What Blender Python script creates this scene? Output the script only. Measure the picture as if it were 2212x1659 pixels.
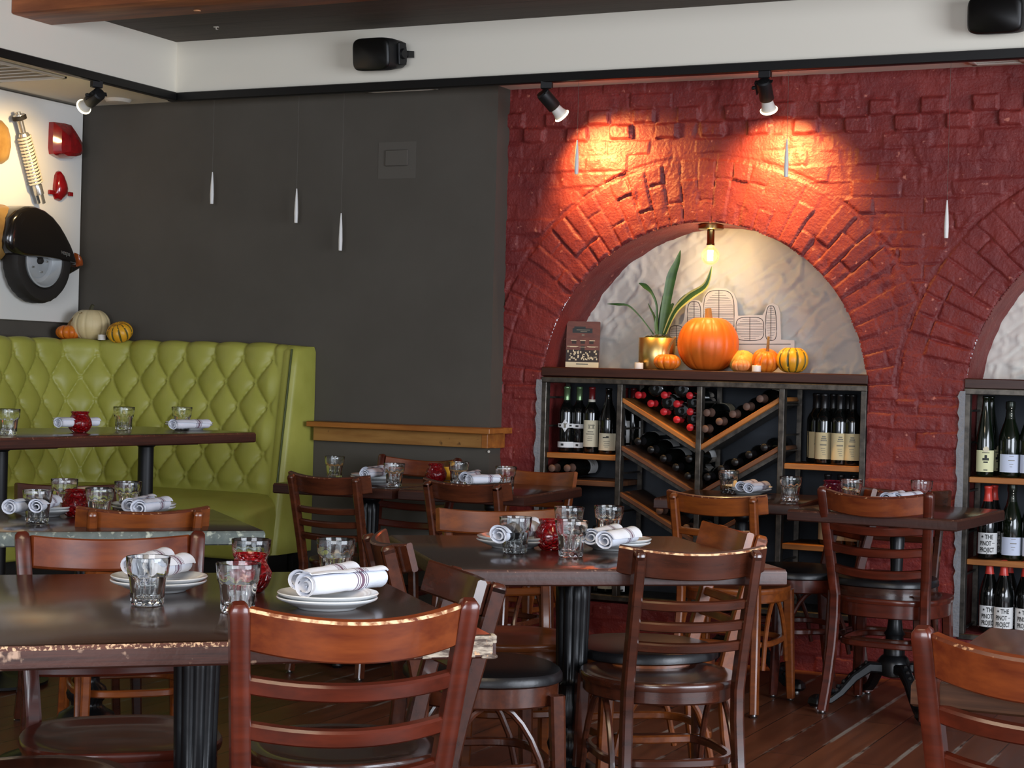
import bpy, math, random
import numpy as np
from mathutils import Matrix, Vector
from math import sin, cos, pi, radians, sqrt

random.seed(7)
rng = np.random.default_rng(5)
for _o in list(bpy.data.objects):
    bpy.data.objects.remove(_o, do_unlink=True)
SC = bpy.context.scene
COL = SC.collection

# ------------------------------------------------------------------ camera
EYE = 1.23
F = 3870.8
def _rot(yaw, pitch, roll):
    cy, sy, cp, sp, cr, sr = cos(yaw), sin(yaw), cos(pitch), sin(pitch), cos(roll), sin(roll)
    Ry = np.array([[cy, -sy, 0], [sy, cy, 0], [0, 0, 1]])
    M = np.array([[1, 0, 0], [0, 0, -1], [0, 1, 0]]) @ Ry
    Rp = np.array([[1, 0, 0], [0, cp, -sp], [0, sp, cp]])
    Rr = np.array([[cr, -sr, 0], [sr, cr, 0], [0, 0, 1]])
    return Rr @ Rp @ M
R3 = _rot(-.4457, .0067, .0262)
cam_d = bpy.data.cameras.new('camera')
cam_d.sensor_width = 36.0
cam_d.lens = F / 2212 * 36
cam = bpy.data.objects.new('camera', cam_d)
COL.objects.link(cam)
_m = Matrix.Identity(4)
for i in range(3):
    _m[i][0] = R3[0][i]; _m[i][1] = -R3[1][i]; _m[i][2] = -R3[2][i]
_m[0][3], _m[1][3], _m[2][3] = 0, 0, EYE
cam.matrix_world = _m
cam_d.clip_start = .05
SC.camera = cam

# ------------------------------------------------------------------ view + world + big lights
SC.view_settings.view_transform = 'Standard'
SC.view_settings.look = 'None'
SC.view_settings.gamma = 1
SC.view_settings.exposure = 0.0
SC.view_settings.use_curve_mapping = False
try:
    SC.cycles.use_denoising = True
    SC.cycles.max_bounces = 10
    SC.cycles.transmission_bounces = 10
    SC.cycles.transparent_max_bounces = 12
    SC.cycles.caustics_reflective = False
    SC.cycles.caustics_refractive = False
    SC.cycles.sample_clamp_indirect = 4
except Exception:
    pass
wd = bpy.data.worlds.new('daylight'); SC.world = wd; wd.use_nodes = True
bg = wd.node_tree.nodes['Background']
bg.inputs[0].default_value = (.80, .88, 1.0, 1)
bg.inputs[1].default_value = .9

def area(name, loc, target, sx, sy, power, col):
    d = bpy.data.lights.new(name, 'AREA'); d.shape = 'RECTANGLE'; d.size = sx; d.size_y = sy
    d.energy = power; d.color = col
    o = bpy.data.objects.new(name, d); COL.objects.link(o); o.location = loc
    o.rotation_euler = (Vector(target) - Vector(loc)).to_track_quat('-Z', 'Y').to_euler()
    return o
def spot(name, loc, target, power, col, ang, blend=.6, rad=.02):
    d = bpy.data.lights.new(name, 'SPOT'); d.energy = power; d.color = col
    d.spot_size = radians(ang); d.spot_blend = blend; d.shadow_soft_size = rad
    o = bpy.data.objects.new(name, d); COL.objects.link(o); o.location = loc
    o.rotation_euler = (Vector(target) - Vector(loc)).to_track_quat('-Z', 'Y').to_euler()
    return o
# daylight through the street windows, to the right of and behind the camera
area('window_light_street', (3.4, 2.6, 1.5), (-3.0, 4.6, 1.0), 3.6, 2.0, 330, (.82, .89, 1.0))
area('window_light_front', (-.4, -2.4, 1.75), (-2.6, 5.0, 1.0), 3.4, 1.7, 210, (.86, .91, 1.0))

area('warm_overhead_fill', (-1.3, 1.6, 2.62), (-1.3, 1.6, 0), 1.6, 1.2, 42, (1, .80, .56))  # added warm fill from overhead, an unseen light with no fitting
spot('ceiling_spot', (-.7, 3.3, 2.7), (-1.55, 4.75, .7), 60, (1, .74, .36), 30, .5, .03)

# ------------------------------------------------------------------ pixel helpers (2212 x 1659)
EY = np.array([0, 0, EYE])
def ray(px, py):
    return R3.T @ np.array([(px - 1106) / F, (py - 829) / F, 1.0])
def PZ(px, py, z):
    d = ray(px, py); return Vector(EY + d * ((z - EYE) / d[2]))
def PY(px, py, y):
    d = ray(px, py); return Vector(EY + d * (y / d[1]))
def PX(px, py, x):
    d = ray(px, py); return Vector(EY + d * (x / d[0]))

# ------------------------------------------------------------------ materials
def lin(c):
    return tuple(((v / 255) / 12.92 if v <= 10.3 else (((v / 255) + .055) / 1.055) ** 2.4) for v in c)
def L4(c):
    return (*lin(c), 1)
def mat(name, c, rough=.5, metal=0, spec=.5, c2=None, nscale=(8, 8, 8), mix=(.35, .65), bump=0, bscale=60, coat=0,
        trans=0, ior=1.45, emis=None, estr=0, detail=4, wear=None, wmix=(.45, .55), wscale=40, bdist=.002):
    m = bpy.data.materials.new(name); m.use_nodes = True
    nt = m.node_tree; N = nt.nodes; K = nt.links
    b = N['Principled BSDF']
    b.inputs['Base Color'].default_value = L4(c)
    b.inputs['Roughness'].default_value = rough
    b.inputs['Metallic'].default_value = metal
    b.inputs['Specular IOR Level'].default_value = spec
    b.inputs['Coat Weight'].default_value = coat
    b.inputs['Coat Roughness'].default_value = .12
    b.inputs['Transmission Weight'].default_value = trans
    b.inputs['IOR'].default_value = ior
    if emis:
        b.inputs['Emission Color'].default_value = L4(emis); b.inputs['Emission Strength'].default_value = estr
    tc = N.new('ShaderNodeTexCoord')
    if c2:
        mp = N.new('ShaderNodeMapping'); mp.inputs['Scale'].default_value = nscale
        K.new(tc.outputs['Object'], mp.inputs['Vector'])
        nz = N.new('ShaderNodeTexNoise'); nz.inputs['Scale'].default_value = 1; nz.inputs['Detail'].default_value = detail
        nz.inputs['Roughness'].default_value = .6
        K.new(mp.outputs['Vector'], nz.inputs['Vector'])
        rp = N.new('ShaderNodeValToRGB')
        rp.color_ramp.elements[0].position = mix[0]; rp.color_ramp.elements[0].color = L4(c)
        rp.color_ramp.elements[1].position = mix[1]; rp.color_ramp.elements[1].color = L4(c2)
        K.new(nz.outputs['Fac'], rp.inputs['Fac'])
        out = rp.outputs['Color']
        if wear:
            n2 = N.new('ShaderNodeTexNoise'); n2.inputs['Scale'].default_value = wscale; n2.inputs['Detail'].default_value = 3
            K.new(tc.outputs['Object'], n2.inputs['Vector'])
            r2 = N.new('ShaderNodeValToRGB')
            r2.color_ramp.elements[0].position = wmix[0]; r2.color_ramp.elements[1].position = wmix[1]
            K.new(n2.outputs['Fac'], r2.inputs['Fac'])
            mx = N.new('ShaderNodeMix'); mx.data_type = 'RGBA'
            K.new(r2.outputs['Color'], mx.inputs['Factor']); K.new(out, mx.inputs[6]); mx.inputs[7].default_value = L4(wear)
            out = mx.outputs[2]
        K.new(out, b.inputs['Base Color'])
    if bump:
        nb = N.new('ShaderNodeTexNoise'); nb.inputs['Scale'].default_value = bscale; nb.inputs['Detail'].default_value = 5
        K.new(tc.outputs['Object'], nb.inputs['Vector'])
        bp = N.new('ShaderNodeBump'); bp.inputs['Strength'].default_value = bump; bp.inputs['Distance'].default_value = bdist
        K.new(nb.outputs['Fac'], bp.inputs['Height']); K.new(bp.outputs['Normal'], b.inputs['Normal'])
    return m
def emitter(name, c, s):
    m = bpy.data.materials.new(name); m.use_nodes = True; nt = m.node_tree
    e = nt.nodes.new('ShaderNodeEmission'); e.inputs[0].default_value = L4(c); e.inputs[1].default_value = s
    nt.links.new(e.outputs[0], nt.nodes['Material Output'].inputs['Surface']); return m
def stripes(name, base, bands, rough=.9):
    """cloth with stripes across local X: bands = [(x0, x1, colour)]"""
    m = mat(name, base, rough, spec=.2, bump=.35, bscale=220)
    nt = m.node_tree; N = nt.nodes; K = nt.links; b = N['Principled BSDF']
    tc = N.new('ShaderNodeTexCoord'); sp = N.new('ShaderNodeSeparateXYZ'); K.new(tc.outputs['Object'], sp.inputs[0])
    prev = None
    for x0, x1, c in bands:
        a = N.new('ShaderNodeMath'); a.operation = 'SUBTRACT'; K.new(sp.outputs['X'], a.inputs[0]); a.inputs[1].default_value = (x0 + x1) / 2
        ab = N.new('ShaderNodeMath'); ab.operation = 'ABSOLUTE'; K.new(a.outputs[0], ab.inputs[0])
        lt = N.new('ShaderNodeMath'); lt.operation = 'LESS_THAN'; K.new(ab.outputs[0], lt.inputs[0]); lt.inputs[1].default_value = (x1 - x0) / 2
        mx = N.new('ShaderNodeMix'); mx.data_type = 'RGBA'; K.new(lt.outputs[0], mx.inputs['Factor'])
        if prev is None: mx.inputs[6].default_value = L4(base)
        else: K.new(prev, mx.inputs[6])
        mx.inputs[7].default_value = L4(c); prev = mx.outputs[2]
    K.new(prev, b.inputs['Base Color']); return m

M = {}
M['chair_red'] = mat('mahogany_wood', (94, 37, 22), .28, c2=(62, 24, 15), nscale=(5, 40, 40), mix=(.3, .7), coat=.4, spec=.5)
M['chair_brown'] = mat('walnut_wood', (92, 46, 26), .27, c2=(62, 30, 19), nscale=(5, 40, 40), mix=(.3, .7), coat=.45)
M['chair_dark'] = mat('dark_brown_wood', (78, 38, 24), .25, c2=(50, 25, 17), nscale=(5, 40, 40), mix=(.3, .7), coat=.5)
M['chair_gold_lit'] = mat('gold_lit_wood', (134, 70, 26), .3, c2=(106, 52, 22), nscale=(5, 45, 45), coat=.3)  # lighter brown: golden light on the chair before the cabinet put into the colour
for k in ('chair_red', 'chair_brown', 'chair_dark', 'chair_gold_lit'):
    pass
M['crest_red'] = mat('mahogany_crest_wood', (130, 64, 30), .3, c2=(92, 38, 21), nscale=(4, 38, 38), mix=(.3, .72), coat=.35)
M['worn'] = mat('worn_edge_wood', (150, 96, 60), .6, c2=(92, 40, 22), nscale=(60, 90, 90), wear=(222, 190, 150), wmix=(.42, .56), wscale=55)
M['worn_soft'] = mat('scuffed_edge_wood', (96, 46, 26), .4, c2=(78, 34, 20), nscale=(60, 90, 90), wear=(196, 150, 110), wmix=(.58, .68), wscale=60)
M['vinyl'] = mat('black_vinyl', (26, 25, 27), .32, bump=.15, bscale=120)
M['glide'] = mat('steel_glide', (190, 190, 190), .3, metal=1)
M['table'] = mat('table_wood', (58, 35, 24), .24, c2=(39, 23, 16), nscale=(3, 60, 60), coat=.3, bump=.03, bscale=50)
M['table_edge'] = mat('table_edge_wood', (70, 36, 26), .42, c2=(46, 24, 18), nscale=(5, 5, 160), mix=(.3, .7), bump=.3, bscale=60)
M['table_edge_scuffed'] = mat('scuffed_table_edge_wood', (74, 40, 30), .5, c2=(44, 24, 19), nscale=(5, 5, 170), mix=(.3, .7), wear=(164, 136, 116), wmix=(.60, .70), wscale=36, bump=.6, bscale=60)
M['table_edge_worn'] = mat('chipped_edge_wood', (88, 46, 32), .5, c2=(60, 30, 22), nscale=(14, 90, 90), wear=(204, 170, 136), wmix=(.50, .60), wscale=150)
M['table_lip_clean'] = mat('table_lip_wood', (86, 48, 34), .35, c2=(60, 32, 22), nscale=(20, 80, 80), wear=(150, 112, 90), wmix=(.62, .74), wscale=110)
M['table_brown'] = mat('oak_table_wood', (112, 72, 46), .3, c2=(84, 50, 32), nscale=(50, 3, 50), mix=(.3, .7), coat=.2)
M['splinter'] = mat('splintered_veneer', (196, 184, 166), .7, c2=(84, 70, 62), nscale=(40, 40, 190), mix=(.35, .6), wear=(214, 174, 136), wmix=(.6, .66), wscale=90)
M['oak_edge'] = mat('oak_table_edge', (84, 54, 36), .6, spec=.15, c2=(60, 38, 26), nscale=(5, 5, 150), mix=(.3, .7))
M['zinc'] = mat('zinc_edge', (98, 104, 99), .5, metal=.45, c2=(78, 86, 82), nscale=(26, 26, 26), wear=(168, 172, 156), wmix=(.56, .7), wscale=50)
M['iron'] = mat('black_cast_iron', (20, 21, 23), .34, metal=.2, spec=.6, bump=.2, bscale=40)
M['column'] = mat('black_steel', (20, 20, 22), .45, spec=.4)
M['plate'] = mat('white_china', (228, 230, 230), .12, spec=.5, coat=.3)
M['glass'] = mat('clear_glass', (250, 252, 252), .0, trans=1, ior=1.46)
M['red_glass'] = mat('red_candle_glass', (190, 14, 24), .08, trans=.6, ior=1.4, coat=.5)
M['magenta_glass'] = mat('magenta_candle_glass', (160, 18, 60), .1, trans=.6, ior=1.4, coat=.5)
M['wax'] = mat('candle_wax', (150, 24, 26), .6)
M['napkin'] = stripes('striped_napkin', (226, 229, 238), [(.018, .021, (120, 105, 120)), (.024, .0265, (120, 105, 120)), (.029, .0375, (118, 92, 108)), (.0405, .043, (120, 105, 120)), (.046, .0485, (120, 105, 120))])
M['green'] = mat('green_leather', (168, 166, 78), .4, c2=(156, 155, 68), nscale=(5, 5, 5), spec=.45, bump=.12, bscale=260, bdist=.001)
M['green_welt'] = mat('green_piping', (66, 74, 26), .5)
M['plinth'] = mat('dark_plinth', (22, 20, 18), .7)
M['charcoal'] = mat('charcoal_paint', (86, 81, 74), .8, spec=.25, bump=.1, bscale=300, bdist=.0006, c2=(82, 77, 70), nscale=(3, 3, 3))
M['charcoal_flat'] = mat('charcoal_patch_paint', (91, 86, 79), .75, spec=.25)
M['white_wall'] = mat('white_paint', (238, 231, 215), .75, spec=.25, bump=.08, bscale=200, bdist=.0006)
M['ceiling_dark'] = mat('dark_ceiling_paint', (88, 79, 72), .7, spec=.3, c2=(76, 68, 62), nscale=(3, 30, 3))
M['beam'] = mat('beam_wood', (184, 108, 62), .5, c2=(112, 60, 38), nscale=(2, 16, 16), mix=(.3, .7))
M['plug'] = mat('beam_plug_wood', (208, 150, 104), .5)
M['black'] = mat('black_plastic', (18, 18, 19), .5)
M['track'] = mat('black_track', (14, 13, 12), .4)
M['red_paint'] = mat('red_brick_paint', (126, 47, 43), .5, spec=.4, c2=(108, 37, 37), nscale=(7, 7, 7), wear=(186, 112, 96), wmix=(.67, .76), wscale=34, bump=.8, bscale=95, bdist=.004)
M['plaster'] = mat('white_plaster', (214, 210, 202), .8, spec=.2, bump=.3, bscale=40, bdist=.003)
M['slate'] = mat('slate_board', (56, 60, 66), .75, c2=(40, 44, 50), nscale=(5, 5, 5))
M['steel'] = mat('dark_steel_frame', (104, 98, 90), .36, metal=.75, c2=(70, 66, 62), nscale=(30, 30, 30))
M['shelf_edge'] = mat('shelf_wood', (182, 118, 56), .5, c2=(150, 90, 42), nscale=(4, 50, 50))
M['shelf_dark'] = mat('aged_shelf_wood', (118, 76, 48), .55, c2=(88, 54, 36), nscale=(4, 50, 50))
M['counter'] = mat('dark_counter_wood', (66, 36, 26), .35, c2=(50, 27, 20), nscale=(4, 60, 60))
M['rail'] = mat('honey_rail_wood', (168, 106, 46), .4, c2=(140, 82, 34), nscale=(3, 40, 40))
M['rail_knotty'] = mat('knotty_rail_wood', (156, 112, 58), .5, c2=(134, 90, 42), nscale=(4, 30, 30), wear=(84, 54, 26), wmix=(.68, .76), wscale=22)
M['floor'] = None
M['bottle'] = mat('dark_bottle_glass', (10, 12, 11), .07, spec=.6, coat=.3)
M['bottle_green'] = mat('green_bottle_glass', (14, 22, 12), .07, spec=.6, coat=.3)
M['cap_red'] = mat('red_capsule', (196, 40, 46), .35)
M['cap_pinot'] = mat('coral_capsule', (200, 62, 52), .3)
M['cap_black'] = mat('black_capsule', (24, 23, 24), .35)
M['cap_green'] = mat('green_foil_capsule', (104, 130, 92), .25, metal=.6)
M['cap_silver'] = mat('silver_foil_capsule', (170, 172, 176), .25, metal=.7)
M['cap_dkred'] = mat('burgundy_capsule', (96, 24, 26), .3)
M['cap_foil'] = mat('dark_foil_capsule', (40, 44, 38), .3, metal=.6)
M['cork'] = mat('cork_top', (104, 78, 66), .6)
M['band'] = mat('pale_neck_band', (206, 200, 184), .5)
M['label_cream'] = mat('cream_label', (214, 204, 176), .7, spec=.2)
M['label_tan'] = mat('tan_label', (202, 184, 142), .7, spec=.2)
M['label_white'] = mat('white_label', (226, 226, 224), .65, spec=.2)
M['label_blue'] = mat('pale_blue_label', (206, 214, 232), .65, spec=.2)
M['label_yellow'] = mat('pale_yellow_label', (226, 224, 178), .65, spec=.2)
M['ink'] = mat('label_ink', (46, 46, 44), .7)
M['ink_soft'] = mat('faded_label_ink', (128, 122, 106), .8)
M['brass'] = mat('brass', (226, 196, 128), .34, metal=1)
M['brass_dark'] = mat('aged_brass', (150, 128, 80), .25, metal=1)
M['leaf'] = mat('leaf_green', (58, 92, 42), .4, c2=(44, 74, 34), nscale=(3, 20, 20))
M['leaf_pale'] = mat('leaf_variegation', (168, 172, 106), .45)
M['moss'] = mat('moss', (62, 62, 24), .95, c2=(38, 40, 16), nscale=(60, 60, 60), bump=1, bscale=120, bdist=.01)
M['pumpkin'] = mat('orange_pumpkin_skin', (212, 108, 30), .42, c2=(196, 92, 26), nscale=(6, 6, 6), bump=.15, bscale=60)
M['gourd_orange'] = mat('orange_gourd_skin', (226, 130, 36), .4, c2=(204, 104, 30), nscale=(30, 30, 30))
M['gourd_pale'] = mat('pale_orange_gourd_skin', (216, 146, 92), .45, c2=(206, 120, 62), nscale=(40, 40, 40))
M['gourd_yellow'] = mat('yellow_gourd_skin', (228, 168, 40), .4, c2=(216, 146, 32), nscale=(24, 24, 24))
M['gourd_cream'] = mat('pale_yellow_gourd_skin', (228, 192, 98), .45, c2=(222, 176, 74), nscale=(24, 24, 24))
M['gourd_stripe'] = mat('green_gourd_stripe', (92, 84, 34), .5)
M['white_pumpkin'] = mat('white_pumpkin_skin', (222, 204, 160), .5, c2=(212, 190, 142), nscale=(8, 8, 8))
M['stem'] = mat('dry_stem', (146, 112, 66), .8, c2=(112, 84, 48), nscale=(40, 40, 10))
M['stem_dark'] = mat('dark_stem', (70, 66, 44), .8)
M['tealight'] = mat('white_tealight', (232, 226, 220), .5)
M['drop'] = mat('white_drop', (226, 224, 220), .4)
M['thread'] = mat('pendant_wire', (92, 88, 82), .6)
M['board'] = mat('white_board', (226, 224, 218), .6, spec=.3)
M['tyre'] = mat('tyre_rubber', (34, 30, 27), .7)
M['rim'] = mat('silver_wheel_rim', (190, 194, 196), .4, metal=.35)
M['fender'] = mat('black_gloss_paint', (24, 20, 17), .16, coat=.5)
M['orange_lens'] = mat('amber_lens', (150, 72, 30), .2, coat=.4)
M['lens'] = mat('red_lens_plastic', (150, 14, 20), .1, coat=.8, c2=(112, 8, 14), nscale=(18, 18, 18))
M['spring'] = mat('cream_spring', (214, 206, 186), .4)
M['chrome'] = mat('dull_chrome', (190, 188, 182), .25, metal=.8)
M['tan'] = mat('tan_metal_panel', (176, 138, 78), .35, c2=(150, 112, 60), nscale=(9, 9, 9))
M['par'] = mat('white_lamp_housing', (216, 212, 204), .4)
M['glow'] = emitter('lamp_glow', (255, 236, 190), 9)
M['filament'] = emitter('filament_glow', (255, 214, 130), 40)
M['vent'] = mat('white_vent', (220, 212, 200), .6)
M['vent_dark'] = mat('vent_slot', (140, 130, 116), .7)
M['cover'] = mat('brown_book_cover', (112, 62, 48), .5, c2=(96, 50, 40), nscale=(20, 20, 60))
M['cream'] = mat('cream_paper', (222, 206, 170), .6)
M['sign'] = mat('dark_sign_paint', (30, 36, 36), .5)
M['crowd_dark'] = mat('dark_coats_print', (48, 38, 34), .6)
M['artboard'] = mat('cut_out_board', (226, 222, 212), .7)
M['grey_plaster'] = mat('grey_mortar', (132, 134, 138), .9, bump=.8, bscale=60, bdist=.006)

def crackle(m):
    nt = m.node_tree; N = nt.nodes; K = nt.links; b = N['Principled BSDF']; tc = N.new('ShaderNodeTexCoord'); v = N.new('ShaderNodeTexVoronoi'); v.feature = 'DISTANCE_TO_EDGE'; v.inputs['Scale'].default_value = 78
    K.new(tc.outputs['Object'], v.inputs['Vector']); r = N.new('ShaderNodeMapRange'); r.inputs[1].default_value = 0; r.inputs[2].default_value = .22; K.new(v.outputs['Distance'], r.inputs[0])
    p = N.new('ShaderNodeBump'); p.inputs['Strength'].default_value = 1; p.inputs['Distance'].default_value = .005; K.new(r.outputs[0], p.inputs['Height']); K.new(p.outputs[0], b.inputs['Normal'])
for _k in ('red_glass', 'magenta_glass'): crackle(M[_k])
def floor_mat():
    m = mat('plank_floor', (64, 36, 24), .3, coat=.05)
    nt = m.node_tree; N = nt.nodes; K = nt.links; b = N['Principled BSDF']
    tc = N.new('ShaderNodeTexCoord')
    mp = N.new('ShaderNodeMapping'); mp.inputs['Rotation'].default_value = (0, 0, radians(90)); K.new(tc.outputs['Object'], mp.inputs[0])
    br = N.new('ShaderNodeTexBrick')
    br.inputs['Color1'].default_value = L4((122, 74, 49)); br.inputs['Color2'].default_value = L4((100, 57, 39)); br.inputs['Mortar'].default_value = L4((30, 20, 16))
    br.inputs['Scale'].default_value = 1; br.inputs['Mortar Size'].default_value = .0022; br.inputs['Brick Width'].default_value = 1.9; br.inputs['Row Height'].default_value = .135
    br.inputs['Mortar Smooth'].default_value = .2; br.offset = .37
    K.new(mp.outputs[0], br.inputs['Vector'])
    m2 = N.new('ShaderNodeMapping'); m2.inputs['Scale'].default_value = (22, 1.6, 1); K.new(tc.outputs['Object'], m2.inputs[0])
    n1 = N.new('ShaderNodeTexNoise'); n1.inputs['Scale'].default_value = 1; n1.inputs['Detail'].default_value = 6; K.new(m2.outputs[0], n1.inputs['Vector'])
    r1 = N.new('ShaderNodeValToRGB'); r1.color_ramp.elements[0].position = .3; r1.color_ramp.elements[0].color = (.55, .5, .48, 1); r1.color_ramp.elements[1].position = .72; r1.color_ramp.elements[1].color = (1.2, 1.1, 1, 1)
    K.new(n1.outputs['Fac'], r1.inputs['Fac'])
    mu = N.new('ShaderNodeMix'); mu.data_type = 'RGBA'; mu.blend_type = 'MULTIPLY'; mu.inputs['Factor'].default_value = .8
    K.new(br.outputs['Color'], mu.inputs[6]); K.new(r1.outputs['Color'], mu.inputs[7])
    # scuffed grey wear beside the joints
    bw = N.new('ShaderNodeTexBrick'); bw.inputs['Color1'].default_value = (0, 0, 0, 1); bw.inputs['Color2'].default_value = (0, 0, 0, 1); bw.inputs['Mortar'].default_value = (1, 1, 1, 1)
    bw.inputs['Scale'].default_value = 1; bw.inputs['Mortar Size'].default_value = .011; bw.inputs['Brick Width'].default_value = 40; bw.inputs['Row Height'].default_value = .135; bw.inputs['Mortar Smooth'].default_value = .5
    K.new(mp.outputs[0], bw.inputs['Vector'])
    m3 = N.new('ShaderNodeMapping'); m3.inputs['Scale'].default_value = (4.0, 1.1, 1); K.new(tc.outputs['Object'], m3.inputs[0])
    n3 = N.new('ShaderNodeTexNoise'); n3.inputs['Scale'].default_value = 1; n3.inputs['Detail'].default_value = 9; n3.inputs['Roughness'].default_value = .7; K.new(m3.outputs[0], n3.inputs['Vector'])
    r3 = N.new('ShaderNodeValToRGB'); r3.color_ramp.elements[0].position = .52; r3.color_ramp.elements[1].position = .60; K.new(n3.outputs['Fac'], r3.inputs['Fac'])
    mm = N.new('ShaderNodeMath'); mm.operation = 'MULTIPLY'; K.new(bw.outputs['Color'], mm.inputs[0]); K.new(r3.outputs['Color'], mm.inputs[1])
    mx = N.new('ShaderNodeMix'); mx.data_type = 'RGBA'; K.new(mm.outputs[0], mx.inputs['Factor']); K.new(mu.outputs[2], mx.inputs[6]); mx.inputs[7].default_value = L4((158, 150, 142))
    K.new(mx.outputs[2], b.inputs['Base Color'])
    rr = N.new('ShaderNodeMapRange'); rr.inputs[3].default_value = .3; rr.inputs[4].default_value = .55; K.new(n1.outputs['Fac'], rr.inputs[0]); K.new(rr.outputs[0], b.inputs['Roughness'])
    bp = N.new('ShaderNodeBump'); bp.inputs['Strength'].default_value = .4; bp.inputs['Distance'].default_value = .003; K.new(br.outputs['Fac'], bp.inputs['Height']); bp.invert = True
    K.new(bp.outputs[0], b.inputs['Normal'])
    return m
M['floor'] = floor_mat()

def bulb_mat():
    m = bpy.data.materials.new('bulb_glass'); m.use_nodes = True; nt = m.node_tree; N = nt.nodes; K = nt.links
    t = N.new('ShaderNodeBsdfTransparent'); t.inputs[0].default_value = (1, .96, .86, 1)
    g = N.new('ShaderNodeBsdfGlossy'); g.inputs['Roughness'].default_value = .02
    fr = N.new('ShaderNodeFresnel'); fr.inputs[0].default_value = 1.4
    mx = N.new('ShaderNodeMixShader'); k_ = N.new('ShaderNodeMath'); k_.operation = 'MULTIPLY'; k_.inputs[1].default_value = .5; K.new(fr.outputs[0], k_.inputs[0]); K.new(k_.outputs[0], mx.inputs[0]); K.new(t.outputs[0], mx.inputs[1]); K.new(g.outputs[0], mx.inputs[2])
    e = N.new('ShaderNodeEmission'); e.inputs[0].default_value = L4((255, 205, 120)); e.inputs[1].default_value = .32
    ad = N.new('ShaderNodeAddShader'); K.new(mx.outputs[0], ad.inputs[0]); K.new(e.outputs[0], ad.inputs[1])
    K.new(ad.outputs[0], N['Material Output'].inputs['Surface']); return m
M['bulb'] = bulb_mat()

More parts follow.
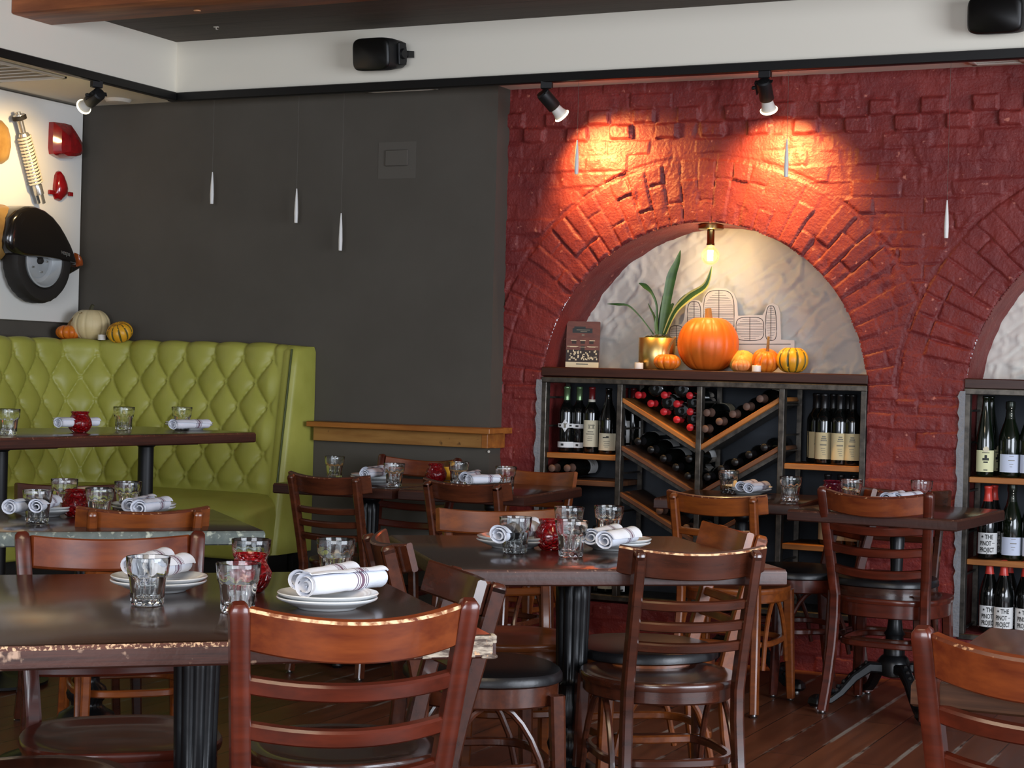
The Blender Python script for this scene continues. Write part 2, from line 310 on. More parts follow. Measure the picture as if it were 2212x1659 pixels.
# ------------------------------------------------------------------ mesh building
class MB:
    def __init__(s): s.v = []; s.f = []; s.m = []
    def add(s, vs, fs, mi=0):
        o = len(s.v); s.v += [tuple(p) for p in vs]
        s.f += [tuple(i + o for i in f) for f in fs]
        s.m += ([mi] * len(fs) if isinstance(mi, int) else list(mi)); return s
    def box(s, c, d, rz=0, mi=0, ch=0):
        x, y, z = d[0] / 2, d[1] / 2, d[2] / 2
        if ch <= 0:
            P = [(-x, -y, -z), (x, -y, -z), (x, y, -z), (-x, y, -z), (-x, -y, z), (x, -y, z), (x, y, z), (-x, y, z)]
            Fc = [(0, 3, 2, 1), (4, 5, 6, 7), (0, 1, 5, 4), (1, 2, 6, 5), (2, 3, 7, 6), (3, 0, 4, 7)]
        else:
            P = []; Fc = []
            def ring(i, zz):
                a, b = x - i, y - i; k = ch * .7
                for q in ((-a + k, -b), (a - k, -b), (a, -b + k), (a, b - k), (a - k, b), (-a + k, b), (-a, b - k), (-a, -b + k)): P.append((q[0], q[1], zz))
            for i, zz in ((ch, -z), (0, -z + ch), (0, z - ch), (ch, z)): ring(i, zz)
            Fc.append(tuple(range(7, -1, -1))); Fc.append(tuple(range(24, 32)))
            for r in range(3):
                for i in range(8):
                    j = (i + 1) % 8; Fc.append((r * 8 + i, r * 8 + j, r * 8 + 8 + j, r * 8 + 8 + i))
        cc, ss = cos(rz), sin(rz)
        return s.add([(c[0] + p[0] * cc - p[1] * ss, c[1] + p[0] * ss + p[1] * cc, c[2] + p[2]) for p in P], Fc, mi)
    def lathe(s, prof, n=24, c=(0, 0, 0), mat3=None, mi=0, mod=None, a0=0, a1=2 * pi):
        full = abs(a1 - a0 - 2 * pi) < 1e-6; nn = n if full else n + 1; vs = []
        for k, (r, z) in enumerate(prof):
            for i in range(nn):
                a = a0 + (a1 - a0) * i / n; rr = r * (mod(a, k, r, z) if mod else 1)
                p = Vector((rr * cos(a), rr * sin(a), z))
                if mat3 is not None: p = mat3 @ p
                vs.append((p[0] + c[0], p[1] + c[1], p[2] + c[2]))
        fs = []; ms = []
        for k in range(len(prof) - 1):
            for i in range(n):
                j = (i + 1) % nn if full else i + 1
                fs.append((k * nn + i, k * nn + j, k * nn + nn + j, k * nn + nn + i)); ms.append(mi if isinstance(mi, int) else mi[k])
        return s.add(vs, fs, ms)
    def sweep(s, path, sec, xax=(1, 0, 0), scale=None, closed=False, caps=True, mi=0):
        """path: points; sec: 2-D points (along xax, along t x xax); scale(i)->(sx,sy)"""
        n = len(path); m = len(sec); vs = []; P = [Vector(p) for p in path]
        for i, p in enumerate(P):
            if closed: t = P[(i + 1) % n] - P[i - 1]
            else: t = P[min(i + 1, n - 1)] - P[max(i - 1, 0)]
            t.normalize(); X = Vector(xax(i) if callable(xax) else xax); X = X - t * X.dot(t); X.normalize(); Y = t.cross(X)
            sx, sy = scale(i) if scale else (1, 1)
            for a, b in sec: vs.append(p + X * a * sx + Y * b * sy)
        fs = []; ms = []
        for i in range(n if closed else n - 1):
            for j in range(m):
                k = (j + 1) % m; i2 = (i + 1) % n
                fs.append((i * m + j, i * m + k, i2 * m + k, i2 * m + j)); ms.append(mi if isinstance(mi, int) else mi[j])
        if caps and not closed:
            fs.append(tuple(range(m - 1, -1, -1))); fs.append(tuple((n - 1) * m + j for j in range(m))); ms += [mi if isinstance(mi, int) else 0] * 2
        return s.add(vs, fs, ms)
    def tube(s, path, r, n=8, mi=0, closed=False):
        sec = [(cos(2 * pi * i / n), sin(2 * pi * i / n)) for i in range(n)]
        sc = (lambda i: (r(i), r(i))) if callable(r) else (lambda i: (r, r))
        d = Vector(path[-1]) - Vector(path[0]); ax = (1, 0, 0) if abs(d.normalized()[0]) < .7 else (0, 0, 1)
        if closed: ax = (0, 0, 1)
        return s.sweep(path, sec, ax, sc, closed, mi=mi)
    def rings(s, rings, mi=0, cap0=True, cap1=True):
        n = len(rings[0]); vs = [p for r in rings for p in r]; fs = []; ms = []
        for k in range(len(rings) - 1):
            for i in range(n):
                j = (i + 1) % n; fs.append((k * n + i, k * n + j, k * n + n + j, k * n + n + i)); ms.append(mi if isinstance(mi, int) else mi[k])
        e = (lambda k: mi if isinstance(mi, int) else mi[k])
        if cap0: fs.append(tuple(range(n - 1, -1, -1))); ms.append(e(0))
        if cap1: fs.append(tuple((len(rings) - 1) * n + i for i in range(n))); ms.append(e(-1))
        return s.add(vs, fs, ms)
    def inflate(s, pts, depth, org, ux, uy, n, layers=6, mi=0, back=0):
        """a 2-D outline (along ux, uy) puffed out along n to a domed solid"""
        org, ux, uy, n = Vector(org), Vector(ux), Vector(uy), Vector(n); cx = sum(p[0] for p in pts) / len(pts); cy = sum(p[1] for p in pts) / len(pts)
        R = []
        if back: R.append([org + ux * x + uy * y - n * back for x, y in pts])
        for k in range(layers + 1):
            a = k / layers * pi / 2; sc = max(cos(a), .02) ** .8; d = depth * sin(a)
            R.append([org + ux * (cx + (x - cx) * sc) + uy * (cy + (y - cy) * sc) + n * d for x, y in pts])
        return s.rings(R, mi)
def mesh(name, mb, mats, smooth=40):
    me = bpy.data.meshes.new(name); me.from_pydata(mb.v, [], mb.f)
    for q in (mats if isinstance(mats, (list, tuple)) else [mats]): me.materials.append(q)
    if any(mb.m): me.polygons.foreach_set('material_index', mb.m)
    me.validate(); fixn(me)
    if smooth:
        me.polygons.foreach_set('use_smooth', [True] * len(me.polygons)); me.set_sharp_from_angle(angle=radians(smooth))
    me.update(); return me
import bmesh
def fixn(me):
    bm = bmesh.new(); bm.from_mesh(me); bmesh.ops.recalc_face_normals(bm, faces=bm.faces); bm.to_mesh(me); bm.free()
def obj(name, mb, mats, parent=None, loc=None, rz=0, smooth=40, rot=None):
    me = mb if isinstance(mb, bpy.types.Mesh) else mesh(name, mb, mats, smooth)
    o = bpy.data.objects.new(name, me); COL.objects.link(o)
    if parent: o.parent = parent
    if loc is not None: o.location = loc
    o.rotation_euler = rot if rot is not None else (0, 0, rz)
    return o
def tag(o, label, cat, group=None):
    o['label'] = label; o['category'] = cat
    if group: o['group'] = group
    return o
def thing(name, label, cat, loc=(0, 0, 0), rz=0, group=None, rot=None):
    o = bpy.data.objects.new(name, None); COL.objects.link(o); o.empty_display_size = .05
    o.location = loc; o.rotation_euler = rot if rot is not None else (0, 0, rz); return tag(o, label, cat, group)
def struct(name, mb, mats, smooth=40, parent=None):
    o = obj(name, mb, mats, parent, smooth=smooth); o['kind'] = 'structure'; return o
def dup(root, loc, rz, label, group=None, rot=None, scale=None):
    def cp(o, par):
        c = o.copy(); COL.objects.link(c); c.parent = par
        for ch in o.children: cp(ch, c)
        return c
    r = cp(root, None); r.location = loc; r.rotation_euler = rot if rot is not None else (0, 0, rz); r['label'] = label
    if scale: r.scale = scale
    if group: r['group'] = group
    elif 'group' in r: del r['group']
    return r
def grid_mesh(name, X, Y, Z, mats, keep=None, smooth=True):
    """numpy height field: X, Y, Z arrays (h, w); keep: (h-1, w-1) face mask"""
    h, w = X.shape; me = bpy.data.meshes.new(name); co = np.stack([X, Y, Z], -1).reshape(-1, 3).astype(np.float32)
    idx = np.arange(h * w).reshape(h, w)
    q = np.stack([idx[:-1, :-1], idx[:-1, 1:], idx[1:, 1:], idx[1:, :-1]], -1)
    q = q[keep] if keep is not None else q.reshape(-1, 4)
    used = np.zeros(h * w, bool); used[q.ravel()] = True; re = np.cumsum(used) - 1; co = co[used]; q = re[q]
    me.vertices.add(len(co)); me.vertices.foreach_set('co', co.ravel())
    me.loops.add(q.size); me.loops.foreach_set('vertex_index', q.ravel().astype(np.int32))
    me.polygons.add(len(q)); me.polygons.foreach_set('loop_start', np.arange(0, q.size, 4, dtype=np.int32)); me.polygons.foreach_set('loop_total', np.full(len(q), 4, np.int32))
    for m_ in (mats if isinstance(mats, (list, tuple)) else [mats]): me.materials.append(m_)
    me.update(calc_edges=True); me.validate()
    me.polygons.foreach_set('use_smooth', [smooth] * len(me.polygons)); me.update(); return me
def vnoise(x, z, seed=0):
    """smooth value noise in [-1, 1] on numpy arrays"""
    r = np.random.default_rng(seed).uniform(-1, 1, (128, 128)); xi = np.floor(x).astype(int); zi = np.floor(z).astype(int); fx = x - xi; fz = z - zi
    fx = fx * fx * (3 - 2 * fx); fz = fz * fz * (3 - 2 * fz); g = lambda a, b: r[a % 128, b % 128]
    return (g(xi, zi) * (1 - fx) + g(xi + 1, zi) * fx) * (1 - fz) + (g(xi, zi + 1) * (1 - fx) + g(xi + 1, zi + 1) * fx) * fz
def fbm(x, z, f, o=4, seed=0):
    t = 0; a = 1
    for k in range(o): t = t + a * vnoise(x * f * 2 ** k, z * f * 2 ** k, seed + k); a *= .5
    return t
def hsh(a, b, s=0):
    v = np.sin(a * 127.1 + b * 311.7 + s * 74.7) * 43758.5453; return v - np.floor(v)
def text_mesh(body, size, bend=None, align='LEFT', sx=1.0, ext=.0003):
    """block lettering as a mesh in the XZ plane, facing -Y; bend = cylinder radius"""
    cu = bpy.data.curves.new('lettering', 'FONT'); cu.body = body; cu.size = size; cu.align_x = align; cu.extrude = ext; cu.space_line = .82; cu.offset = size * .022
    t = bpy.data.objects.new('lettering', cu); COL.objects.link(t); bpy.context.view_layer.update()
    me = bpy.data.meshes.new_from_object(t.evaluated_get(bpy.context.evaluated_depsgraph_get())); bpy.data.objects.remove(t, do_unlink=True)
    for v in me.vertices:
        x, y, z = v.co; x *= sx
        if bend:
            a = x / bend; v.co = (sin(a) * (bend + z), -cos(a) * (bend + z), y)
        else: v.co = (x, -z, y)
    return me
def chrect(a, b, c):
    """chamfered rectangle, half sizes a, b"""
    return [(a, -b + c), (a, b - c), (a - c, b), (-a + c, b), (-a, b - c), (-a, -b + c), (-a + c, -b), (a - c, -b)]

# ------------------------------------------------------------------ setting
WY = 7.38           # red brick wall
DY = 7.26           # face of the charcoal wall
LX = -5.93          # left wall
ZL, ZU = 2.52, 2.775
FY, FX = 7.085, -5.22   # faces of the dropped ceiling

struct('floor', MB().box((-1.5, 3.0, -.05), (11, 11, .1)), M['floor'])
# brick wall with two arched niches
ARCH = ((-2.63, 1.155, .748), (-.735, 1.155, .748))
RO = 1.03
def brick_wall():
    st = .0056; xs = np.arange(-3.575, .8, st); zs = np.arange(0, 2.55, st); X, Z = np.meshgrid(xs, zs)
    ch, bl = .0688, .206
    wob = .004 * fbm(X, Z, 3, 2, 3); Zw = Z + wob; Xw = X + .004 * fbm(X, Z, 4, 2, 9)
    row = np.floor(Zw / ch); fz = Zw / ch - row; head = (row == 33) | (row == 34)
    L = np.where(head, bl / 2 * 1.03, bl); off = np.where(row % 2 == 0, 0, .5) + .15 * hsh(row, row, 1); u = Xw / L + np.where(head, .5 * (row % 2) * 0, off)
    col = np.floor(u); fu = u - col; du = np.minimum(fu, 1 - fu) * L; dz = np.minimum(fz, 1 - fz) * ch; rnd = hsh(col, row); rnd2 = hsh(col, row, 5)
    chk = np.where(head, np.where((col + row) % 2 == 0, .016, -.004) + .004 * (rnd - .5), (rnd - .5) * .010)
    for (cx, cz, R) in ARCH:
        r = np.hypot(X - cx, Z - cz); th = np.arctan2(Z - cz, X - cx); inr = (r < RO) & (Z > cz - .02)
        tb = th * .88 / .074 + .06 * fbm(X, Z, 5, 2, 4); ti = np.floor(tb); ft = tb - ti
        rad = r - R; alt = (ti % 2 == 0) ^ (hsh(ti, ti * 0, 2) > .8); br = np.where(alt, np.where(rad < .095, 0, 1), np.where(rad < .19, 0, 1)); bd = np.abs(rad - np.where(alt, .095, .19))
        bd = np.minimum(bd, np.minimum(np.abs(rad), np.abs(RO - r)))
        rr = hsh(ti + cx * 10, br, 7)
        du = np.where(inr, np.minimum(ft, 1 - ft) * .074 * r / .88, du); dz = np.where(inr, bd, dz); chk = np.where(inr, (rr - .5) * .010 + .003, chk); rnd2 = np.where(inr, hsh(ti, br, 11), rnd2)
        ring = np.abs(r - RO) < .012
        chk = np.where(ring & (Z > cz + .05), -.004, chk)
    d = np.minimum(du, dz) + .0035 * fbm(X, Z, 22, 2, 17); soft = .003 + .006 * np.clip(.5 + .6 * fbm(X, Z, 4, 2, 51), 0, 1); e = np.clip((d - .001) / soft, 0, 1); e = e * e * (3 - 2 * e)
    fill = np.clip(.45 + .75 * fbm(X, Z, 3.3, 3, 63), .08, 1)
    tilt = (rnd2 - .5) * .05 * (du - .02)
    lump = np.clip(.32 - np.abs(fbm(X * 2.2, Z, 16, 3, 33)), 0, 1) * np.clip(fbm(X, Z, 5, 2, 91) + .1, 0, 1)
    h = -.0072 * (1 - e) * fill + (chk + tilt) * e + .0016 * fbm(X, Z, 20, 3, 21) + .009 * lump - .009 * np.clip(fbm(X * 1.5, Z, 10, 3, 41) - .55, 0, 1)
    # worn chips at the arris of the arch
    keep = np.ones(X.shape, bool)
    for (cx, cz, R) in ARCH:
        r = np.hypot(X - cx, Z - cz); ang = np.arctan2(Z - cz, X - cx); Rj = R - .004 * (hsh(np.floor(ang * .88 / .074 * 2), ang * 0, 3) > .55)
        near = (np.abs(r - Rj) < st * .75) & (Z > cz); X = np.where(near, cx + (X - cx) / r * Rj, X); Z = np.where(near, cz + (Z - cz) / r * Rj, Z)
        nx = (Z <= cz) & (Z > .2) & (np.abs(np.abs(X - cx) - R) < st * .55); X = np.where(nx, cx + np.sign(X - cx) * R, X)
        xc = (X[:-1, :-1] + X[1:, 1:]) / 2; zc = (Z[:-1, :-1] + Z[1:, 1:]) / 2
        ins = ((np.hypot(xc - cx, zc - cz) < R - .001) & (zc > cz)) | ((np.abs(xc - cx) < R - .001) & (zc <= cz) & (zc > .215))
        if keep.shape != ins.shape: keep = np.ones(ins.shape, bool)
        keep &= ~ins
    return grid_mesh('wall_right', X, WY - h, Z, M['red_paint'], keep)
w_ = bpy.data.objects.new('wall_right', brick_wall()); COL.objects.link(w_); w_['kind'] = 'structure'
for i, (cx, cz, R) in enumerate(ARCH):
    mb = MB(); n = 60; A = []
    for y in np.linspace(WY + .004, WY + .36, 12):
        ring = [(cx - R, y, .215)] + [(cx - R, y, z) for z in np.linspace(.3, cz, 24)] + [(cx - cos(pi * k / n) * R, y, cz + sin(pi * k / n) * R) for k in range(1, n)] + [(cx + R, y, z) for z in np.linspace(cz, .3, 24)] + [(cx + R, y, .215)]
        A.append([(x + .004 * random.uniform(-1, 1), yy, z + .004 * random.uniform(-1, 1)) if yy > WY + .01 else (x, yy, z) for x, yy, z in ring])
    mb.rings(A, cap0=False, cap1=False); mb.f = [f for f in mb.f if not (f[0] % len(A[0]) == len(A[0]) - 1)]; mb.m = [0] * len(mb.f)
    struct('trim_%d' % (i + 1), mb, M['red_paint'], smooth=60)
    mb = MB().box((cx, WY + .18, .2), (2 * R, .36, .03)); struct('trim_%d' % (i + 5), mb, M['red_paint'])
    # rough white plaster at the back of the niche
    st = .009; X, Z = np.meshgrid(np.arange(cx - R - .02, cx + R + .02, st), np.arange(1.236, 1.95, st))
    a = (X * .8 + Z * .6); b = (-X * .6 + Z * .8); bx = np.abs(((b / .07 + .5 * fbm(X, Z, 3, 2, 3)) % 1) - .5)
    H = .008 * fbm(X, Z, 5, 4, 60 + i) + .011 * np.clip(1 - np.abs(fbm(a * 1.0, b * 1.8, 6, 3, 77)) * 4.2, 0, 1) + .006 * np.clip(1 - np.abs(fbm(b, a * 2.2, 9, 3, 87)) * 5, 0, 1) - .008 * np.clip(1 - bx * 9, 0, 1) * (fbm(X, Z, 4, 2, 5) > -.3)
    w2 = bpy.data.objects.new('wall_niche_%d' % (i + 1), grid_mesh('wall_niche', X, WY + .335 - H, Z, M['plaster'])); COL.objects.link(w2); w2['kind'] = 'structure'
    mb = MB().box((cx, WY + .345, .71), (2 * R, .02, 1.06)); struct('wall_niche_%d' % (i + 3), mb, M['slate'])
# ragged bare mortar beside the two cabinets
for k, (x0, sg) in enumerate(((-3.378, -1), (-1.483, -1))):
    mb = MB(); zz = np.linspace(.2, 1.2, 46); vs = []
    for z in zz: vs += [(x0 + .006, WY - .012, z), (x0 + sg * (.014 + .012 * random.random()), WY - .012, z), (x0 + .006, WY + .01, z), (x0 + sg * .02, WY + .01, z)]
    fs = []
    for j in range(len(zz) - 1):
        o = j * 4; fs += [(o, o + 1, o + 5, o + 4), (o + 1, o + 3, o + 7, o + 5), (o + 2, o, o + 4, o + 6)]
    struct('trim_%d' % (k + 3), mb.add(vs, fs), M['grey_plaster'], smooth=0)
# charcoal wall, left wall, dropped ceiling
struct('wall_back', MB().box(((LX - 3.575) / 2, (DY + 7.6) / 2, 1.26), (-3.575 - LX, 7.6 - DY, 2.52)), M['charcoal'])
struct('wall_left', MB().box((LX - .06, 3.0, 1.4), (.12, 9.6, 2.8)), M['charcoal'])
mb = MB().box((-1.4, (FY + 7.75) / 2, (ZL + ZU + .1) / 2), (9.3, 7.75 - FY, ZU + .1 - ZL)).box(((FX + LX - .1) / 2, 2.8, (ZL + ZU + .1) / 2), (FX - LX + .1, 2 * (FY - 2.8), ZU + .1 - ZL))
struct('ceiling_soffit', mb, M['white_wall'])
mb = MB()
nb = 30
for k in range(nb):     # boards with fine joints
    w = 9.6 / nb; mb.box((-.6 + 0, -2.0 + w * (k + .5) - .52, ZU + .05), (9.3, w - .004, .1))
struct('ceiling', mb, M['ceiling_dark'])
struct('ceiling_upper', MB().box((-.6, 2.6, ZU + .13), (9.5, 10.0, .06)), M['ceiling_dark'])
t = thing('ceiling_beam', 'long reddish brown timber beam under the dark board ceiling', 'beam', (FX, 6.046, 2.688)); t['kind'] = 'structure'
obj('timber', MB().box((4.2, 0, .045), (8.4, .258, .09), ch=.006), M['beam'], t)
p = PZ(426, 22, 2.688)
obj('plug', MB().lathe([(0.0001, -.004), (.014, -.004), (.016, .002)], 14), M['plug'], t, loc=(p[0] - FX, p[1] - 6.046, 0))
tag(obj('ceiling_hook', MB().tube([(0, 0, 0), (0, 0, -.012), (.006, 0, -.016), (.01, 0, -.012)], .0025, 6).box((0, 0, -.002), (.022, .014, .004)), M['vent'], loc=PZ(467, 57, ZU)), 'tiny white hook screwed into the dark board ceiling', 'hook')

# ------------------------------------------------------------------ chairs
def outline(a, b, e, n=40, cy=0, rear=1.0):
    P = []
    for i in range(n):
        t = 2 * pi * i / n; x = math.copysign(abs(cos(t)) ** (2 / e), cos(t)) * a; y = math.copysign(abs(sin(t)) ** (2 / e), sin(t)) * b
        if y < 0: x *= 1 - (1 - rear) * (-y / b)
        P.append((x, y + cy))
    return P
CH = {}
def post_y(kind, z):
    zs, H, rec = CH_D[kind]
    return -.185 - max(0, z - zs) * rec - (max(0, zs - .08 - z) / zs) ** 1.5 * .075
CH_D = {'A': (.435, .84, .25), 'B': (.455, .80, .27)}
def make_chair(kind, wood, cushion=False, worn='worn_soft'):
    zs, H, rec = CH_D[kind]; W = M[wood]; th = math.atan(rec)
    t = thing('ladder_back_chair' if kind == 'A' else 'bentwood_cafe_chair', 'chair', 'chair')
    up = Vector((0, -sin(th), cos(th))); nb_ = Vector((0, -cos(th), -sin(th)))
    # seat
    ol = outline(.212, .205, 2.9, 44, .0, .86) if kind == 'A' else outline(.205, .2, 2.5, 44, .0, .84)
    sc = lambda k, z, o=ol: [(x * k, y * k, z) for x, y in o]
    if cushion:
        obj('seat', MB().rings([sc(.95, zs - .004), sc(1.0, zs + .002), sc(1.0, zs + .016), sc(.97, zs + .026), sc(.85, zs + .032), sc(.4, zs + .035)]), M['vinyl'], t)
    else:
        obj('seat', MB().rings([sc(.95, zs - .022), sc(.99, zs - .02), sc(1.0, zs - .012), sc(1.0, zs - .004), sc(.985, zs), sc(.9, zs), sc(.84, zs - .001), sc(.74, zs - .008), sc(.5, zs - .011), sc(.15, zs - .010)]), W, t)
    obj('seat_apron', MB().rings([sc(.93, zs - .072 if kind == 'A' else zs - .055), sc(.955, zs - .068 if kind == 'A' else zs - .05), sc(.955, zs - .02 if not cushion else zs - .003)]), W, t)
    # rear posts, one continuous leg each
    for s in (-1, 1):
        zz = [0.012, .12, .25, .36, .44, .52, .62, .72, .79, H - .018, H - .006, H]; path = []
        for z in zz:
            f = max(0, (z - zs) / (H - zs)); g = max(0, (zs - z) / zs)
            hx = (.168 + .03 * f + .022 * g * g) if kind == 'A' else (.146 + .006 * f + .02 * g * g)
            path.append((s * hx, post_y(kind, min(z, H)), z))
        hw = .0165 if kind == 'A' else .0135
        def scl(i, n=len(zz)):
            k = 1 - .25 * (zz[i] / H) if kind == 'A' else 1 - .15 * zz[i] / H
            e = 1 if i < n - 2 else (.92 if i == n - 2 else .6)
            return (e, k * (1.0 if i < n - 2 else (.9 if i == n - 2 else .62)))
        lg = obj('rear_leg', MB().sweep(path, chrect(hw, .021, .005), (1, 0, 0), scl), W, t)
        obj('glide', MB().lathe([(.0001, 0), (.012, 0), (.014, .004), (.008, .007), (.008, .016)], 12), M['glide'], lg, loc=(path[0][0], path[0][1], 0))
        fy = .155
        lp = [(s * .178, fy + .02, .012), (s * .17, fy + .008, zs * .5), (s * .163, fy, zs - .025)]
        lg = obj('front_leg', MB().sweep(lp, chrect(.018, .018, .006), (1, 0, 0), lambda i: ((.78, .78), (.95, .95), (1.05, 1.05))[i]), W, t)
        obj('glide', MB().lathe([(.0001, 0), (.011, 0), (.013, .004), (.008, .007), (.008, .016)], 12), M['glide'], lg, loc=(lp[0][0], lp[0][1], 0))
        if kind == 'B':   # bent bracket under the seat
            pp = []
            for k in range(13):
                a = k / 12; pp.append((s * (.166 - .006 * sin(a * pi)), .14 - .29 * a, .16 + .27 * sin(pi * min(1, a)) ** .62 * .92))
            obj('side_brace', MB().tube(pp, .009, 8), W, t)
    # crest and slats
    def rail(zc, hh, thick, hw, sag, shift, ends=1.0, mi=0):
        base = Vector((0, post_y(kind, zc), zc)); path = []; n = 18
        for i in range(n + 1):
            x = -hw + 2 * hw * i / n; path.append(base + Vector((x, 0, 0)) + nb_ * (sag * (1 - (x / hw) ** 2) + shift))
        sec = chrect(thick, hh, min(thick, hh) * .42)
        secs = [(a, b) for a, b in sec]
        return MB().sweep(path, secs, lambda i: nb_, None, mi=mi)
    # crest: edge strip at its top-back corner shows the wear
    if kind == 'A':
        zc = H - .044; hw = .178; cm = rail(zc, .037, .0105, hw, .068, -.002, mi=[0, 0, 0, 0, 0, 0, 0, 1])
        zs_ = [zc - .096, zc - .176, zc - .256]; sl = (.0155, .010, .05)
    else:
        zc = H - .037; hw = .19; cm = rail(zc, .036, .0095, hw, .055, -.047, mi=[0, 0, 0, 0, 0, 0, 0, 1])
        zs_ = [zc - .098, zc - .152, zc - .206]; sl = (.0125, .009, .022)
    obj('crest_rail', cm, [M['crest_red'] if wood == 'chair_red' else W, M[worn]], t)
    for z in zs_:
        f = (z - zs) / (H - zs); hx = (.168 + .03 * f - .008) if kind == 'A' else .146
        obj('slat', rail(z, sl[0], sl[1], hx, sl[2], -.002), W, t)
    # low bentwood hoop
    zh = .262 if kind == 'A' else .25
    hp = [(x * .80, y * .80 + (-.004), zh) for x, y in outline(.212, .205, 3.4, 40)]
    obj('hoop_stretcher', MB().sweep(hp, chrect(.011, .009, .004), (0, 0, 1), closed=True), W, t)
    return t
def chair(kind, wood, label, back_px=None, pos=None, ang=0, cushion=False, worn='worn_soft', back_xy=None, group=None):
    """ang: direction the sitter faces (world degrees); back_xy: where the middle of the crest's top stands"""
    H = CH_D[kind][1]; rz = radians(ang - 90)
    if back_xy is not None:
        yb = post_y(kind, H); pos = (back_xy[0] + sin(rz) * yb, back_xy[1] - cos(rz) * yb, 0)
    key = (kind, wood, cushion, worn)
    if key not in CH:
        r = make_chair(*key); CH[key] = r; r.location = (pos[0], pos[1], 0); r.rotation_euler = (0, 0, rz); r['label'] = label
        if group: r['group'] = group
        return r
    return dup(CH[key], (pos[0], pos[1], 0), rz, label, group)
GA, GB = 'ladder back chairs at the tables', 'low crest cafe chairs at the tables'
T1A, T2A, TBA = 133.8, 129.0, 135.5
def bk(px, py, z):
    p = PZ(px, py, z); return (p[0], p[1])
chair('A', 'chair_red', 'reddish ladder back chair with chipped cream crest, front and centre at the near table', back_xy=bk(771, 1298, .84), ang=T1A, worn='worn', group=GA)
chair('A', 'chair_red', 'reddish ladder back chair facing us across the near table, behind the left plate', back_xy=bk(240, 1148, .84), ang=T1A + 180, group=GA)
chair('B', 'chair_dark', 'dark cafe chair at the right side of the near table beside the chipped table corner', back_xy=(-1.69, 3.39), ang=T1A + 90, group=GB)
chair('B', 'chair_brown', 'brown cafe chair with black cushion at the left side of the middle table', back_xy=(-2.237, 3.921), ang=T2A - 90, cushion=True, group=GB)
chair('B', 'chair_dark', 'dark cafe chair seen from behind in front of the middle table, chipped crest', back_xy=(-1.48, 4.193), ang=T2A, worn='worn', group=GB)
chair('B', 'chair_gold_lit', 'amber cafe chair at the right side of the middle table, gold light on crest', back_xy=(-1.585, 4.85), ang=T2A + 90, cushion=True, group=GB)
chair('B', 'chair_gold_lit', 'amber cafe chair behind the middle table, its glossy crest facing the camera', back_xy=(-2.432, 4.99), ang=T2A + 180, group=GB)
chair('B', 'chair_gold_lit', 'cafe chair seen from behind at the front of the zinc edged table', back_xy=(-3.186, 4.23), ang=TBA, group=GB)
chair('B', 'chair_dark', 'dark cafe chair between the zinc edged table and the green booth', back_xy=(-4.03, 4.93), ang=TBA + 180, group=GB)
chair('B', 'chair_brown', 'brown cafe chair seen from behind next to the right end of the green booth', back_xy=(-3.708, 6.057), ang=88, group=GB)
chair('B', 'chair_brown', 'brown cafe chair seen from behind below the honey ledge, before the small tables', back_xy=(-3.12, 6.106), ang=88, group=GB)
chair('A', 'chair_red', 'reddish chair against the charcoal wall behind the two small tables under the ledge', back_xy=(-3.84, 7.10), ang=-92, group=GA)
chair('B', 'chair_gold_lit', 'amber cafe chair backed to the brick wall beside the left cabinet edge', back_xy=(-3.235, 7.09), ang=-92, group=GB)
chair('B', 'chair_gold_lit', 'golden lit cafe chair seen from behind in front of the wine cabinet', back_xy=(-2.139, 6.195), ang=90, group=GB)
chair('A', 'chair_red', 'tall reddish ladder back chair standing free in front of the brick pillar', back_xy=bk(1890, 1057, .84), ang=88, group=GA)
chair('B', 'chair_red', 'red cafe chair with dark cushion turned between the two small tables by the wine cabinet', pos=(-2.03, 6.93), ang=222, cushion=True, group=GB)
chair('B', 'chair_dark', 'dark cafe chair with cushion behind the brick pillar table', back_xy=(-1.66, 7.14), ang=-90, cushion=True, group=GB)
chair('A', 'chair_red', 'reddish ladder back chair cut off by the frame at the oak topped corner table', back_xy=(-.435, 2.86), ang=88, group=GA)
chair('B', 'chair_dark', 'dark chair mostly outside the frame at the left end of the near table', pos=(-2.22, 2.6), ang=T1A - 90, group=GB)

# ------------------------------------------------------------------ tables
def top_mb(L, D, th, front_worn=1):
    c = .006; x, y = L / 2, D / 2; ring = lambda i, z: [(-x + i, -y + i, z), (x - i, -y + i, z), (x - i, y - i, z), (-x + i, y - i, z)]
    m = MB().rings([ring(.004, -th), ring(0, -th + .004), ring(0, -c * 1.6), ring(c * .6, -c * .3), ring(c * 1.4, 0)], mi=[1, 1, 2, 0, 0], cap0=True)
    return m
IRON = [(.0001, .02), (.235, .02), (.24, .03), (.22, .045), (.15, .07), (.115, .10), (.105, .13), (.086, .15), (.082, .165), (.06, .178), (.046, .19), (.046, .2), (.056, .212), (.060, .228), (.054, .245), (.038, .258), (.036, .275), (.044, .285), (.056, .31), (.055, .335), (.047, .36), (.044, .38), (.05, .392), (.043, .398), (.042, .41), (.044, .5), (.047, .62), (.048, .655), (.043, .662), (.05, .67), (.058, .678), (.055, .69), (.046, .695), (.06, .703), (.06, .707)]
